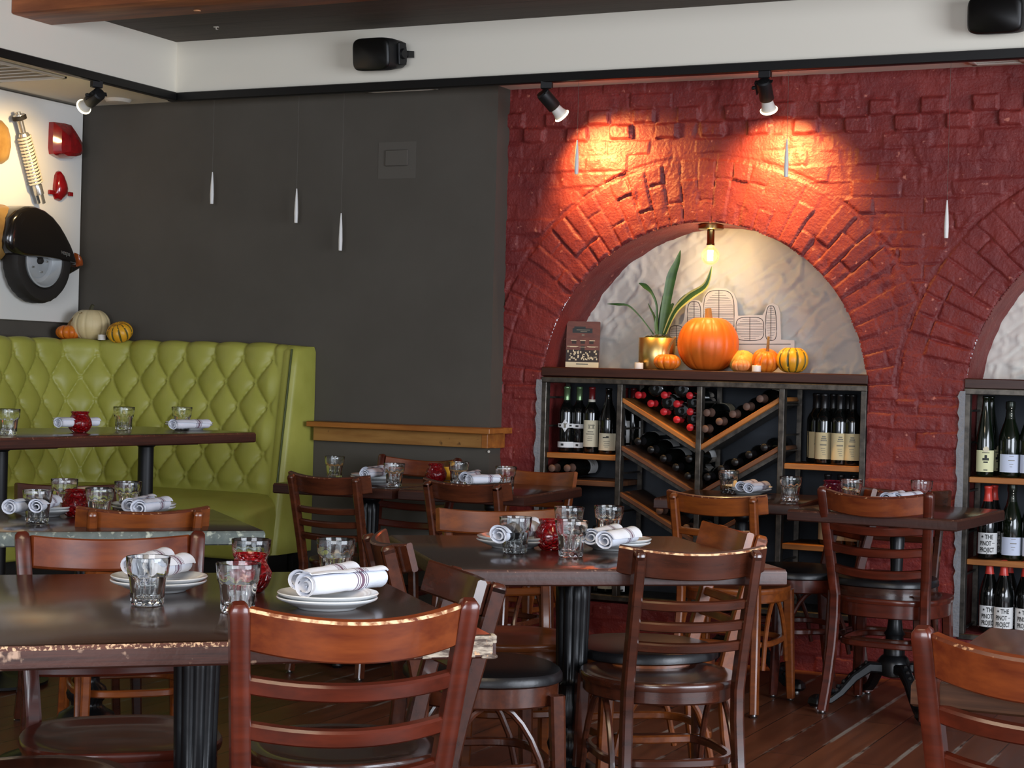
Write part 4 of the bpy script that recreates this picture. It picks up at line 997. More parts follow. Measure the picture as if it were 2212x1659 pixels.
# ------------------------------------------------------------------ wine cabinets
CB = WY + .295
def cab_frame(label, x0, x1, posts, zb, shelves, boards, rz0):
    t = thing('wine_cabinet', label, 'cabinet', ((x0 + x1) / 2, WY, 0)); ox = (x0 + x1) / 2; g = lambda x: x - ox
    for x in posts:
        o = obj('post', MB().box((g(x), .005, (zb + 1.212) / 2), (.024, .026, 1.212 - zb), ch=.003).box((g(x) + .008, .022, (zb + 1.212) / 2), (.006, .03, 1.212 - zb)), M['steel'], t)
        obj('rear_post', MB().box((g(x), .27, (zb + 1.2) / 2), (.022, .016, 1.2 - zb)), M['steel'], t)
        for z in (zb + .04, .45, .62, .79, .99, 1.12): obj('rung', MB().box((g(x), .14, z), (.008, .25, .008)), M['steel'], o)
    obj('top_rail', MB().box((0, .004, 1.2), (x1 - x0, .03, .026), ch=.003), M['steel'], t)
    obj('bottom_rail', MB().box((0, .004, zb + .012), (x1 - x0, .03, .024), ch=.003), M['steel'], t)
    obj('bottom_panel', MB().box((0, .15, zb + .012), (x1 - x0 - .02, .28, .016)), M['steel'], t)
    for xa, xb, z, m in shelves: obj('shelf', MB().box((g((xa + xb) / 2), .145, z - .012), (xb - xa - .026, .265, .024), ch=.002), M[m], t)
    for xa, za, xb, zb_, m in boards:
        L = math.hypot(xb - xa, zb_ - za); a = math.atan2(zb_ - za, xb - xa); mb = MB().box((0, 0, 0), (L, .28, .02), ch=.002)
        o = obj('rack_board', mb, M[m], t, loc=(g((xa + xb) / 2), .142, (za + zb_) / 2 - .01), rot=(0, -a, 0))
        obj('angle_iron', MB().box((0, .0, -.0135), (L * .98, .25, .006)).box((0, -.12, -.018), (L * .97, .006, .02)), M['steel'], o)
    return t
PX1 = (-3.362, -2.993, -2.62, -2.25, -1.897)
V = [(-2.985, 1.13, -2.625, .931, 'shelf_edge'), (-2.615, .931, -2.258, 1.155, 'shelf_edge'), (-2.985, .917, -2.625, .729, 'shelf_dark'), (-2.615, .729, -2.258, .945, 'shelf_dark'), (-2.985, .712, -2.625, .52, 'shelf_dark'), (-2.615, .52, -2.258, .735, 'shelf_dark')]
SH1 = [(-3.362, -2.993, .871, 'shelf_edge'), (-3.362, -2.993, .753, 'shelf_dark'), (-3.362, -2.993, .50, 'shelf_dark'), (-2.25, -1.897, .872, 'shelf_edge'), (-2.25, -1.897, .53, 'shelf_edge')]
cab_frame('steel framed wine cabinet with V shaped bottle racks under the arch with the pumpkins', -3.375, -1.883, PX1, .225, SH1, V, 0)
PX2 = (-1.470, -1.06, -.66, -.26, -.0)
cab_frame('steel framed wine cabinet cut off by the right edge of the picture', -1.483, .01, PX2, .19, [(-1.470, -1.06, .853, 'shelf_edge'), (-1.470, -1.06, .518, 'shelf_edge'), (-1.06, -.66, .853, 'shelf_edge'), (-1.06, -.66, .518, 'shelf_edge')], [], 0)
tag(obj('counter_board', MB().box((0, 0, 0), (1.494, .335, .042), ch=.004), M['counter'], loc=(-2.629, WY + .158, 1.237)), 'dark wooden counter carrying the pumpkins on top of the wine cabinet', 'counter')
tag(obj('counter_board', MB().box((0, 0, 0), (1.494, .335, .042), ch=.004), M['counter'], loc=(-.735, WY + .158, 1.232)), 'dark wooden counter on the wine cabinet at the right edge', 'counter')

def up(px, py, y, z): w = PY(px, py, y); return (w[0], y, z + .0005)
yb = WY + .10
bottle('bordeaux', 'cap_green', 'diamond', up(1222, 972, yb, .871), 'upright wine bottle with a white diamond label on the top left cabinet shelf', .25)
bottle('bordeaux', 'cap_green', 'bands', up(1249, 972, yb + .03, .871), 'upright green topped bottle with two narrow label bands right behind the diamond label', .5)
bottle('bordeaux', 'cap_dkred', 'chateau', up(1276, 974, yb, .871), 'upright bottle with tall cream label and neck ring in the top left cabinet bay', .3)
bottle('burgundy', None, 'low', up(1312, 978, yb - .02, .871), 'dark bottle with a low beige label beside the steel post of the left bay', .25)
bottle('bordeaux', 'cap_dkred', 'side', up(1347, 974, yb + .13, .871), 'bottle with a slim white side label half hidden behind the left steel post', 1.2)
bottle('bordeaux', 'cap_dkred', 'side', up(1366, 974, yb + .15, .871), 'bottle with a thin sliver of label deep behind the left steel post', 1.75)
LY = (pi / 2, 0, 0)      # neck towards the room
LR = (-pi / 2, 0, 0)     # neck towards the wall
def lay(px, py, shape, cap, lab, label, y=WY + .012, rev=False, roll=0, sc=None):
    w = PY(px, py, y); H = SHAPES[shape][-1][1] * (sc or 1)
    if rev: return bottle(shape, cap, lab, (w[0], y - .0 + .0, w[2]), label, rot=(Matrix.Rotation(roll, 3, 'Y') @ Matrix.Rotation(-pi / 2, 3, 'X')).to_euler(), sc=sc)
    return bottle(shape, cap, lab, (w[0], y + H, w[2]), label, rot=(Matrix.Rotation(roll, 3, 'Y') @ Matrix.Rotation(pi / 2, 3, 'X')).to_euler(), sc=sc)
lay(1191, 1011, 'burgundy', 'cork', 'white', 'bottle lying at the far left of the low shelf below the diamond label bottle', roll=1.0, y=WY + .0)
lay(1224, 1011, 'burgundy', 'cork', 'white', 'second bottle lying on the low left shelf, white label turned up', roll=-2.0, y=WY + .0)
nm = ('first in the top row', 'second in the top row', 'third in the top row', 'first in the second row', 'second in the second row', 'first in the third row', 'second in the third row', 'alone in the fourth row', 'at the very bottom of the V')
for n_, q in zip(nm, ((1378, 853), (1434, 853), (1489, 854), (1405, 871), (1461, 872), (1433, 889), (1490, 889), (1461, 906), (1490, 923))):
    lay(*q, 'bordeaux', 'cap_red', 'white', 'red capped bottle lying in the upper V rack, ' + n_, roll=random.uniform(1.2, 2.2))
nm = ('top left', 'top right', 'left of centre', 'beside the post', 'lower middle', 'lowest')
for n_, q in zip(nm, ((1406, 842), (1462, 843), (1434, 872), (1489, 872), (1461, 890), (1489, 907))):
    lay(q[0] + 10, q[1] - 3, 'bordeaux', None, 'white', 'dark bottle end between red caps in the upper V rack, ' + n_, y=WY + .05, rev=True, roll=random.uniform(-.4, .4))
nm = ('lowest by the post', 'second up the slope', 'third up the slope', 'fourth up the slope', 'highest by the right post', 'stacked with cream label')
for n_, q in zip(nm, ((1522, 926), (1553, 910), (1582, 894), (1612, 878), (1641, 861), (1526, 891))):
    lay(*q, 'burgundy', 'cork', 'low', 'bottle lying on the upper V rack right slope, ' + n_, roll=pi + random.uniform(-.5, .3))
nm = ('highest by the left post', 'second down the slope', 'third down the slope', 'fourth down the slope', 'fifth down, against the post', 'lowest by the centre post')
for n_, q in zip(nm, ((1377, 953), (1405, 971), (1432, 990), (1459, 1009), (1488, 991), (1485, 1028))):
    lay(*q, 'burgundy', 'cap_black', 'white', 'pale labelled bottle on the second V rack left slope, ' + n_, roll=pi + random.uniform(-.3, .3))
nm = ('lowest', 'second from the bottom', 'third from the bottom', 'fourth from the bottom', 'highest')
for n_, q in zip(nm, ((1527, 1030), (1557, 1013), (1587, 998), (1617, 982), (1650, 966))):
    lay(*q, 'burgundy', 'cap_black', 'low', 'dark bottle on the second V rack right slope, ' + n_, roll=random.uniform(1, 2))
for n_, q in zip(('upper', 'lower'), ((1424, 1103), (1482, 1140))):
    lay(*q, 'burgundy', 'cork', 'low', 'bottle end in the lowest V rack behind the golden lit chair, %s one' % n_, roll=1)
nm = ('front left', 'front middle', 'front right', 'rear left', 'rear middle', 'rear right', 'back row left')
for n_, (px, y) in zip(nm, ((1778, WY + .09), (1812, WY + .07), (1840, WY + .07), (1763, WY + .16), (1797, WY + .17), (1829, WY + .17), (1760, WY + .23))):
    bottle('bordeaux', 'cap_black', 'tan', up(px, 990, y, .872), 'tan labelled bottle on the upper right cabinet shelf, ' + n_, .35 + random.uniform(-.1, .1))
for n_, px in zip(('left', 'middle', 'right'), (1785, 1813, 1841)):
    bottle('bordeaux', 'cap_black', 'tan', up(px, 1165, WY + .10, .53), 'tan labelled bottle on the lower shelf behind the chair slats, ' + n_, .3)
for n_, px, lb in (('pale blue label', 1284, 'white'), ('grey cream label', 1308, 'low'), ('slim label right of the post', 1340, 'side')):
    bottle('burgundy', None, lb, up(px, 1290, WY + .12, .246), 'bottle on the cabinet floor under the middle table edge, ' + n_, .3)
# right hand cabinet
bottle('tall', None, 'crest', up(2126, 1024, WY + .07, .853), 'tall green bottle with a yellow crest label at the left of the right cabinet', .30)
bottle('tall', None, 'crest', up(2137, 1024, WY + .19, .853), 'tall green bottle standing behind the yellow crest label bottle', 1.2)
bottle('champagne', 'cap_foil', 'pale', up(2179, 1026, WY + .09, .853), 'dark foil topped sparkling wine bottle on the top shelf of the right cabinet', .38)
bottle('champagne', 'cap_foil', 'pale', up(2223, 1028, WY + .09, .853), 'sparkling wine bottle cut by the picture edge on the top shelf of the right cabinet', .38)
bottle('burgundy', 'cap_pinot', 'pinot', up(2131, 1200, WY + .07, .518), 'red topped bottle with big block letter label on the right cabinet middle shelf', .36)
bottle('burgundy', 'cap_pinot', 'pinot', up(2144, 1200, WY + .17, .518), 'red topped bottle peeking out behind the block letter label on the middle shelf', .75)
bottle('champagne', 'cap_foil', 'pale', up(2183, 1204, WY + .08, .518), 'foil topped sparkling wine bottle on the middle shelf of the right cabinet', .38)
bottle('champagne', 'cap_foil', 'pale', up(2228, 1206, WY + .08, .518), 'sparkling wine bottle cut by the picture edge on the middle shelf', .38)
for n_, px, y, r_ in (('at the left end', 2134, .07, .33), ('second along, in front', 2165, .05, .34), ('tucked behind the second', 2176, .17, .8), ('at the picture edge', 2212, .06, .30)):
    bottle('burgundy', 'cap_pinot', 'pinot', up(px, 1370, WY + y, .222), 'block letter labelled bottle on the right cabinet bottom shelf, ' + n_, r_)

# ------------------------------------------------------------------ pumpkins and the things on the counter
def pumpkin(name, p, R, sq, ribs, m, label, cat='pumpkin', depth=.10, stem=None, rot=None, stripe=None, group=None, sm='stem', top=.9):
    t = thing(name, label, cat, (p[0], p[1], p[2]), rot=rot, group=group); n = ribs * 8; prof = []
    for k in range(25):
        a = -pi / 2 + pi * k / 24; r = R * max(.0, cos(a)) ** .82; z = R * sq * sin(a)
        dip = .20 * R * sq * max(0, 1 - r / (R * .5)) ** 1.4
        prof.append((max(r, .0001), z - (dip if a > 0 else -dip * .7)))
    z0 = min(q[1] for q in prof); prof = [(r, z - z0) for r, z in prof]
    def mod(a, k, r, z): f = abs(cos(ribs * a / 2)); return 1 - depth * (1 - f) ** 2.2
    mb = MB().lathe(prof, n, mod=mod)
    if stripe:
        for k in range(24):
            for i in range(n):
                ph = (i + .5) / 8 * 1.0; d = abs((ph % 1) - .5); w = .10 if 4 < k < 20 else .07
                if d < w * (.5 + .9 * abs(sin(k * 1.3 + i * .7))): mb.m[k * n + i] = 1
    mats = [M[m]] + ([M[stripe]] if stripe else [])
    obj('flesh', mb, mats, t, smooth=70)
    if stem:
        H, bend, r0, r1 = stem; zt = prof[-1][1]
        pp = [(bend[0] * f * f, bend[1] * f * f, zt - .004 + H * f) for f in np.linspace(0, 1, 9)]
        o = MB().sweep(pp, [((1 + .18 * cos(5 * q)) * cos(q), (1 + .18 * cos(5 * q)) * sin(q)) for q in np.linspace(0, 2 * pi, 21)[:-1]], (1, 0, 0), lambda i: (r0 + (r1 - r0) * (i / 8) ** .5 + (.35 * r0 if i == 0 else 0),) * 2)
        obj('stalk', o, M[sm], t, smooth=50)
    return t
ZC = 1.2585
pumpkin('large_pumpkin', up(1528, 797, WY + .15, ZC), .136, .92, 15, 'pumpkin', 'large orange pumpkin with a dry stalk in the middle of the counter under the arch', depth=.035, stem=(.062, (-.004, 0), .02, .012))
G = 'small gourds on the counter'
pumpkin('small_gourd', up(1441, 795, WY + .07, ZC), .062, .58, 10, 'gourd_orange', 'small flat orange gourd with a curling stalk before the brass pot', 'gourd', .16, (.085, (.035, 0), .007, .005), group=G)
pumpkin('small_gourd', up(1601, 800, WY + .06, ZC), .041, .66, 9, 'gourd_pale', 'tiny pale orange gourd beside the large pumpkin', 'gourd', .12, (.008, (0, 0), .006, .004), group=G)
pumpkin('small_gourd', up(1604, 797, WY + .20, ZC), .058, .86, 10, 'gourd_cream', 'pale yellow gourd behind the tiny one, right of the large pumpkin', 'gourd', .10, (.012, (.004, -.006), .009, .007), rot=(.5, .15, 0), group=G, sm='gourd_cream')
pumpkin('small_gourd', up(1651, 799, WY + .12, ZC + .004), .061, .84, 11, 'gourd_orange', 'orange gourd tipped forward with a long pale stalk, right of the tea light', 'gourd', .12, (.07, (-.004, .012), .008, .005), rot=(.34, .12, .3), group=G)
pumpkin('small_gourd', up(1711, 801, WY + .11, ZC), .070, .82, 10, 'gourd_yellow', 'yellow gourd with dark green stripes at the right end of the counter', 'gourd', .10, (.004, (0, 0), .008, .006), stripe='gourd_stripe', group=G)
def tealight(p, label):
    o = obj('tealight', MB().lathe([(.0001, 0), (.019, 0), (.0195, .002), (.0195, .026), (.0175, .027), (.0165, .022), (.0001, .022)], 20).tube([(0, 0, .02), (.001, 0, .03)], .0012, 6), M['tealight'], loc=p); tag(o, label, 'candle')
tealight(up(1380, 793, WY + .06, ZC), 'white tea light in front of the brass pot')
tealight(up(1634, 801, WY + .05, ZC), 'white tea light before the tipped orange gourd')
# potted plant
pp_ = up(1418, 792, WY + .16, ZC)
t = thing('potted_plant', 'long leaved plant with variegated leaf in a shiny brass pot', 'plant', pp_)
obj('pot', MB().lathe([(.0001, .002), (.078, .0), (.081, .003), (.083, .14), (.0815, .141), (.079, .138), (.077, .12), (.0001, .12)], 40), M['brass'], t, smooth=60)
mb = MB()
for k in range(70):
    a = random.random() * 6.28; r = .07 * sqrt(random.random()); s_ = random.uniform(.009, .017); mb.lathe([(.0001, -s_), (s_, -s_ * .3), (s_ * .8, s_ * .5), (.0001, s_)], 7, (r * cos(a), r * sin(a), .124 + .012 * random.random() + .012 * (1 - r / .07)))
obj('moss', mb, M['moss'], t)
def leaf(pts, w, name='leaf', two=False):
    """pts in picture px on the pot's plane, w = half widths in metres"""
    P_ = [PY(x, y, pp_[1] + dy) - Vector(pp_) for x, y, dy in pts]; vs = []; fs = []; ms = []; Q = []; N_ = 18
    for i in range(N_ + 1):
        f = i / N_ * (len(P_) - 1); k = min(int(f), len(P_) - 2); g = f - k
        p0, p1, p2, p3 = P_[max(k - 1, 0)], P_[k], P_[k + 1], P_[min(k + 2, len(P_) - 1)]
        q = .5 * ((2 * p1) + (p2 - p0) * g + (2 * p0 - 5 * p1 + 4 * p2 - p3) * g * g + (3 * p1 - p0 - 3 * p2 + p3) * g ** 3); Q.append((q, w[k] + (w[k + 1] - w[k]) * g))
    for i, (q, ww) in enumerate(Q):
        d = (Q[min(i + 1, N_)][0] - Q[max(i - 1, 0)][0]).normalized(); sd = d.cross(Vector((.3, -1, .1))).normalized(); nn = sd.cross(d)
        for j, (o_, dz) in enumerate(((-1, .25), (-.55, .05), (0, -.06), (.55, .05), (1, .25))): vs.append(q + sd * o_ * ww + nn * dz * ww * .8)
        for j, (o_, dz) in enumerate(((-1, .25), (-.55, .05), (0, -.06), (.55, .05), (1, .25))): vs.append(q + sd * o_ * ww + nn * (dz * ww * .8 + .0012))
    for i in range(N_):
        for j in range(4):
            a = i * 10 + j; fs += [(a, a + 1, a + 11, a + 10), (a + 5, a + 15, a + 16, a + 6)]; ms += [1 if two and j in (0, 3) else 0] * 2
        a = i * 10; fs += [(a, a + 10, a + 15, a + 5), (a + 4, a + 9, a + 19, a + 14)]; ms += [1 if two else 0] * 2
    mb = MB(); mb.add(vs, fs, ms); obj(name, mb, [M['leaf'], M['leaf_pale']], t, smooth=60)
leaf([(1428, 722, 0), (1437, 670, 0), (1450, 600, .01), (1463, 565, .02), (1470, 540, .03)], [.011, .019, .022, .013, .001])
leaf([(1436, 720, 0), (1458, 672, -.02), (1490, 640, -.03), (1524, 616, -.03), (1538, 574, -.03)], [.009, .013, .019, .014, .001], two=True)
leaf([(1412, 722, 0), (1384, 685, -.03), (1358, 660, -.05), (1335, 657, -.06), (1312, 656, -.06)], [.003, .003, .004, .006, .001])
leaf([(1417, 720, 0), (1419, 665, -.01), (1409, 634, -.02), (1394, 618, -.02), (1380, 611, -.02)], [.005, .005, .006, .012, .001])
leaf([(1421, 722, .02), (1427, 680, .03), (1434, 640, .04), (1440, 615, .05)], [.006, .008, .006, .001])
leaf([(1418, 715, 0), (1414, 685, .01), (1406, 668, .01), (1400, 655, .01)], [.006, .005, .004, .001])
leaf([(1433, 722, .01), (1443, 690, .02), (1446, 668, .02), (1455, 655, .03)], [.008, .014, .013, .004])
leaf([(1438, 705, .0), (1462, 660, .03), (1480, 640, .04), (1497, 629, .05)], [.004, .007, .008, .001])
leaf([(1420, 722, -.02), (1417, 700, -.02), (1419, 678, -.02)], [.007, .008, .002])
# book with a printed cover
b0 = PY(1257, 791, WY + .13)
t = thing('book', 'upright paperback with a brown cover of a brick building and a crowd, beside the arch', 'book', (b0[0], b0[1], ZC), rot=(-.10, 0, .30))
BW, BH = .152, .212
obj('pages', MB().box((0, .0085, BH / 2), (BW - .004, .013, BH - .003)), M['cream'], t)
cv = obj('cover', MB().box((0, .0008, BH / 2), (BW, .0016, BH)).box((0, .0166, BH / 2), (BW, .0016, BH)).box((-BW / 2 + .0008, .0085, BH / 2), (.0016, .015, BH)), M['cover'], t)
sx_ = lambda f: -BW / 2 + BW * f
obj('sign_plaque', MB().box((sx_(.48), -.0004, BH * .80), (BW * .60, .0012, BH * .10)).box((sx_(.40), -.0004, BH * .865), (BW * .34, .0012, BH * .045)), M['sign'], cv)
obj('print', MB().box((sx_(.50), -.0012, BH * .815), (BW * .40, .0006, BH * .016)).box((sx_(.52), -.0012, BH * .78), (BW * .2, .0006, BH * .014)).box((sx_(.5), -.0004, BH * .705), (BW * .08, .001, BH * .03)), M['ink_soft'], cv)
mb = MB()
for f in (.22, .5, .78): mb.box((sx_(f), -.0004, BH * .585), (BW * .17, .001, BH * .012)).box((sx_(f), -.0004, BH * .445), (BW * .2, .001, BH * .008))
for f in (.2, .8): mb.box((sx_(f), -.0004, BH * .455), (BW * .34, .001, BH * .010))
obj('window_lintel', mb, M['cream'], cv)
mb = MB()
for f in (.24, .5, .76): mb.box((sx_(f), -.0003, BH * .545), (BW * .13, .0008, BH * .06))
mb.box((sx_(.5), -.0003, BH * .25), (BW * .99, .0006, BH * .26)).box((sx_(.5), -.0003, BH * .42), (BW * .12, .0006, BH * .1)); obj('crowd', mb, M['crowd_dark'], cv)
mb = MB()
for k in range(44):
    x, z = random.uniform(.05, .95), random.uniform(.15, .37); mb.box((sx_(x), -.0008, BH * z), (BW * random.uniform(.02, .05), .0005, BH * random.uniform(.02, .055)))
obj('pale_figures', mb, M['cream'], cv)
obj('cream_band', MB().box((sx_(.5), -.0004, BH * .06), (BW, .001, BH * .115)), M['cream'], cv); obj('caption_bar', MB().box((sx_(.5), -.0012, BH * .075), (BW * .36, .0006, BH * .02)), M['sign'], cv)
# cut-out drawing on board
ay = WY + .285; a0 = PY(1600, 800, ay)
t = thing('cut_out_artwork', 'flat cream cut-out of rounded shapes with hatched ink lines behind the pumpkins', 'artwork', (a0[0], ay, ZC))
g = lambda x, y: (lambda w: (w[0] - a0[0], w[2] - ZC))(PY(x, y, ay))
OUTL = [(1716, 749), (1716, 735), (1687, 733), (1685, 675), (1681, 660), (1669, 654), (1657, 659), (1651, 673), (1648, 680), (1620, 680), (1594, 682), (1592, 652), (1585, 633), (1570, 623), (1546, 621), (1530, 626), (1520, 640), (1516, 654), (1508, 648), (1492, 648), (1482, 656), (1477, 690), (1472, 700), (1462, 702), (1450, 708), (1444, 724), (1444, 802), (1500, 806), (1716, 806)]
pts = [g(*q) for q in OUTL]; mb = MB().rings([[(x, .008, z) for x, z in pts], [(x, 0, z) for x, z in pts]]); obj('board', mb, M['artboard'], t, smooth=0)
def rounded(x0, x1, y0, y1, k, taper=0):
    cx, cy, a, b = (x0 + x1) / 2, (y0 + y1) / 2, (x1 - x0) / 2, (y1 - y0) / 2
    return [(cx + math.copysign(abs(cos(q)) ** k, cos(q)) * a * (1 - taper * (-sin(q) * .5 + .5) * 0 + taper * sin(q)), cy + math.copysign(abs(sin(q)) ** k, sin(q)) * b) for q in np.linspace(0, 2 * pi, 33)[:-1]]
mb = MB()
for x0, x1, y0, y1, k, tp in ((1520, 1586, 627, 735, .55, 0), (1590, 1650, 685, 735, .5, 0), (1654, 1677, 660, 735, .6, .2), (1485, 1514, 651, 720, .6, 0), (1446, 1476, 703, 745, .6, 0)):
    O_ = rounded(x0, x1, y0, y1, k, tp); mb.tube([(g(*q)[0], -.0006, g(*q)[1]) for q in O_], .0014, 5, closed=True)
    xm = (x0 + x1) / 2; mb.tube([(g(xm, y0)[0], -.0006, g(xm, y0)[1]), (g(xm, y1)[0], -.0006, g(xm, y1)[1])], .0012, 5)
    yy = y0 + 6
    while yy < y1 - 4:
        hw = max(2, (x1 - x0) / 2 * (1 - abs((yy - (y0 + y1) / 2) / ((y1 - y0) / 2)) ** 3.2) - 1.5); q1, q2 = g(xm - hw, yy + random.uniform(-1, 1)), g(xm + hw, yy + random.uniform(-1, 1)); mb.tube([(q1[0], -.0004, q1[1]), (q2[0], -.0004, q2[1])], .0006, 4); yy += random.uniform(2.6, 5)
mb.tube([(g(1480, 743)[0], -.0006, g(1480, 743)[1]), (g(1708, 743)[0], -.0006, g(1708, 743)[1])], .0014, 5)
obj('ink_drawing', mb, M['ink'], t, smooth=0)
# bulb under the arch
def niche_lamp(x, y, label, scale=1):
    zc = 1.155 + sqrt(.748 ** 2 - (x - ARCH[0 if x < -1.6 else 1][0]) ** 2)
    t = thing('arch_lamp', label, 'lamp', (x, y, zc))
    obj('ceiling_plate', MB().lathe([(.0001, .002), (.055, .002), (.056, -.02), (.05, -.024), (.02, -.026), (.0001, -.026)], 30), M['brass_dark'], t)
    obj('socket', MB().lathe([(.0001, -.024), (.0165, -.024), (.0165, -.082), (.018, -.084), (.018, -.092), (.0001, -.092)], 24), M['brass_dark'], t)
    pr = [(.013, -.088)] + [(.041 * sin(a), -.137 - .041 * -cos(a) * -1) for a in np.linspace(.35, pi, 16)]
    pr = [(.014, -.09), (.017, -.098)] + [(max(.0001, .041 * sin(a)), -.138 + .041 * cos(a)) for a in np.linspace(.5, pi, 16)]
    b = obj('bulb', MB().lathe(pr, 30), M['bulb'], t, smooth=80)
    mb = MB()
    for k in range(6): a = k * pi / 3; mb.tube([(.010 * cos(a), .010 * sin(a), -.114), (.010 * cos(a), .010 * sin(a), -.160)], .0034, 6)
    obj('filament', mb, M['filament'], b)
    d = bpy.data.lights.new('bulb_light', 'POINT'); d.energy = 9; d.color = (1, .74, .38); d.shadow_soft_size = .012
    o = bpy.data.objects.new('bulb_light', d); COL.objects.link(o); o.location = (x, y, zc - .137)
lx = PY(1536, 490, WY + .12)
niche_lamp(lx[0], WY + .12, 'brass fitting with a glowing globe bulb under the crown of the arch')
niche_lamp(-.735, WY + .12, 'brass fitting with a glowing globe bulb in the niche beyond the right edge')

# pumpkins on the booth ledge
def lg(px, y): w = PY(px, 725, y); return (w[0], y, 1.334)
pumpkin('white_pumpkin', lg(195, DY - .12), .098, .82, 13, 'white_pumpkin', 'large creamy white pumpkin on the booth back in the corner', depth=.05, stem=(.04, (.012, 0), .013, .008), sm='stem_dark')
pumpkin('small_gourd', lg(148, DY - .19), .064, .58, 11, 'gourd_orange', 'small orange gourd with a long slanted stalk on the booth back', 'gourd', .14, (.07, (.085, 0), .008, .006), group='small gourds on the booth back')
pumpkin('small_gourd', lg(264, DY - .14), .064, .76, 10, 'gourd_yellow', 'yellow gourd with dark grooves on the booth back, right of the white pumpkin', 'gourd', .10, (.004, (0, 0), .01, .008), rot=(.45, 0, 0), stripe='gourd_stripe', group='small gourds on the booth back', sm='stem_dark')
tealight(lg(220, DY - .17), 'white tea light on the booth back before the white pumpkin')

# ------------------------------------------------------------------ lighting track, lamps, speakers, vents
tk = thing('lighting_track', 'long black lighting track along the white ceiling drop above the brick wall', 'track', (FX, FY, ZL - .012))
obj('rail', MB().box((2.6, -.014, 0), (5.25, .036, .04), ch=.003), M['track'], tk)
tk = thing('lighting_track', 'black lighting track running towards the camera along the left white ceiling drop', 'track', (FX, FY, ZL - .012))
obj('rail', MB().box((.014, -2.02, 0), (.036, 3.97, .04), ch=.003), M['track'], tk)
def track_head(loc, aim, label, power, col, ang, rz, blend=.9, L=.085):
    t = thing('track_spotlight', label, 'spotlight', loc, rz, 'track spotlights')
    obj('adapter', MB().box((0, 0, -.03), (.05, .03, .035), ch=.003).lathe([(.0001, -.075), (.006, -.075), (.006, -.045), (.0001, -.045)], 10), M['black'], t)
    d = (Vector(aim) - Vector(loc) - Vector((0, 0, -.10))).normalized(); d = Matrix.Rotation(-rz, 3, 'Z') @ d
    q = d.to_track_quat('-Z', 'Y').to_matrix(); piv = Vector((0, 0, -.085)); y_ = obj('yoke', MB().box((-.036, 0, 0), (.004, .018, .06), ch=.001).box((0, 0, .028), (.074, .018, .004)).lathe([(.0001, 0), (.007, 0), (.009, .008), (.007, .016), (.0001, .016)], 10, (-.054, 0, 0), Matrix.Rotation(pi / 2, 3, 'Y')), M['black'], t, loc=piv, rot=q.to_euler())
    o = obj('housing', MB().lathe([(.0001, .035), (.024, .032), (.03, .025), (.03, -.055), (.0275, -.058), (.0001, -.055)], 28), M['black'], t, loc=piv, rot=q.to_euler())
    l = obj('lamp', MB().lathe([(.0001, -.05), (.022, -.055), (.026, -.085), (.033, -.105), (.033, -.113), (.026, -.112)], 28), M['par'], o)
    obj('lit_face', MB().lathe([(.0001, -.1135), (.031, -.1135), (.036, -.1095), (.0365, -.106), (.033, -.103)], 28), M['glow'], l)
    fw = Matrix.Rotation(rz, 3, 'Z') @ (q @ Vector((0, 0, -.118))); sp = Vector(loc) + piv + fw
    spot('spot_beam', sp, aim, power, col, ang, blend, .03)
p1 = PZ(1238, 190, ZL - .012); p2 = PZ(1692, 165, ZL - .012); p3 = (FX + .014, PX(203, 190, FX)[1], ZL - .012)
h1 = PY(1335, 400, WY); h2 = PY(1690, 405, WY)
WARM = (1, .56, .17)
track_head((p1[0], FY - .014, ZL - .012), h1, 'black track spotlight with a glowing face, left one above the brick arch', 116, WARM, 116, .2, 1.0)
track_head((p2[0], FY - .014, ZL - .012), h2, 'black track spotlight with a glowing face, right one above the brick arch', 116, WARM, 116, .0, 1.0)
track_head(p3, (LX + .03, 6.70, 2.12), 'black track spotlight in the corner tilted towards the white art board', 34, (1, .68, .30), 70, 1.2)
p4 = PZ(2330, 130, ZL - .012)
track_head((p4[0], FY - .014, ZL - .012), (p4[0] + .05, WY, 2.1), 'black track spotlight beyond the right edge of the picture', 46, WARM, 70, 0)
def speaker(px, py, label):
    w = PY(px, py, FY - .07); t = thing('wall_speaker', label, 'speaker', w, -.1, 'black speakers on the dropped ceiling', rot=(.12, .05, -.22))
    o = outline(.112, .073, 5, 40); sc = lambda k, y, e=1: [(x * k, y, z * k * e) for x, z in o]
    obj('cabinet', MB().rings([sc(.72, .075), sc(.8, .08)[:] if 0 else sc(.86, .05), sc(.98, -.02), sc(1, -.06), sc(.99, -.075)]), M['black'], t, smooth=50)
    obj('grille', MB().rings([sc(.97, -.072), sc(.96, -.08), sc(.9, -.085)]), M['track'], t, smooth=50)
    obj('bracket', MB().box((.118, .0, 0), (.012, .05, .10), ch=.004).box((.09, .06, 0), (.06, .04, .03)).lathe([(.0001, -.006), (.02, -.006), (.024, .0), (.02, .012), (.0001, .012)], 16, (.124, 0, 0), Matrix.Rotation(pi / 2, 3, 'Y')), M['black'], t)
speaker(826, 118, 'black loudspeaker in the middle of the white dropped ceiling face')
speaker(2166, 33, 'black loudspeaker at the top right corner of the picture')
def drop(px, py0, py1, y, label):
    w = PY(px, py0, y); b = PY(px - 1, py1, y); H = w[2] - b[2]
    t = thing('hanging_drop', label, 'pendant', (w[0], y, b[2]), group='white hanging drops')
    obj('drop', MB().lathe([(.0001, 0), (.0075, 0), (.0085, .004), (.0095, H * .3), (.0075, H * .6), (.004, H * .9), (.0025, H), (.0001, H)], 16), M['drop'], t)
    obj('cord', MB().tube([(0, 0, H - .002), (0, 0, ZL - b[2])], .0007, 5), M['thread'], t)
drop(459, 371, 440, 7.18, 'slim white drop hanging before the charcoal wall, the highest and leftmost of the three')
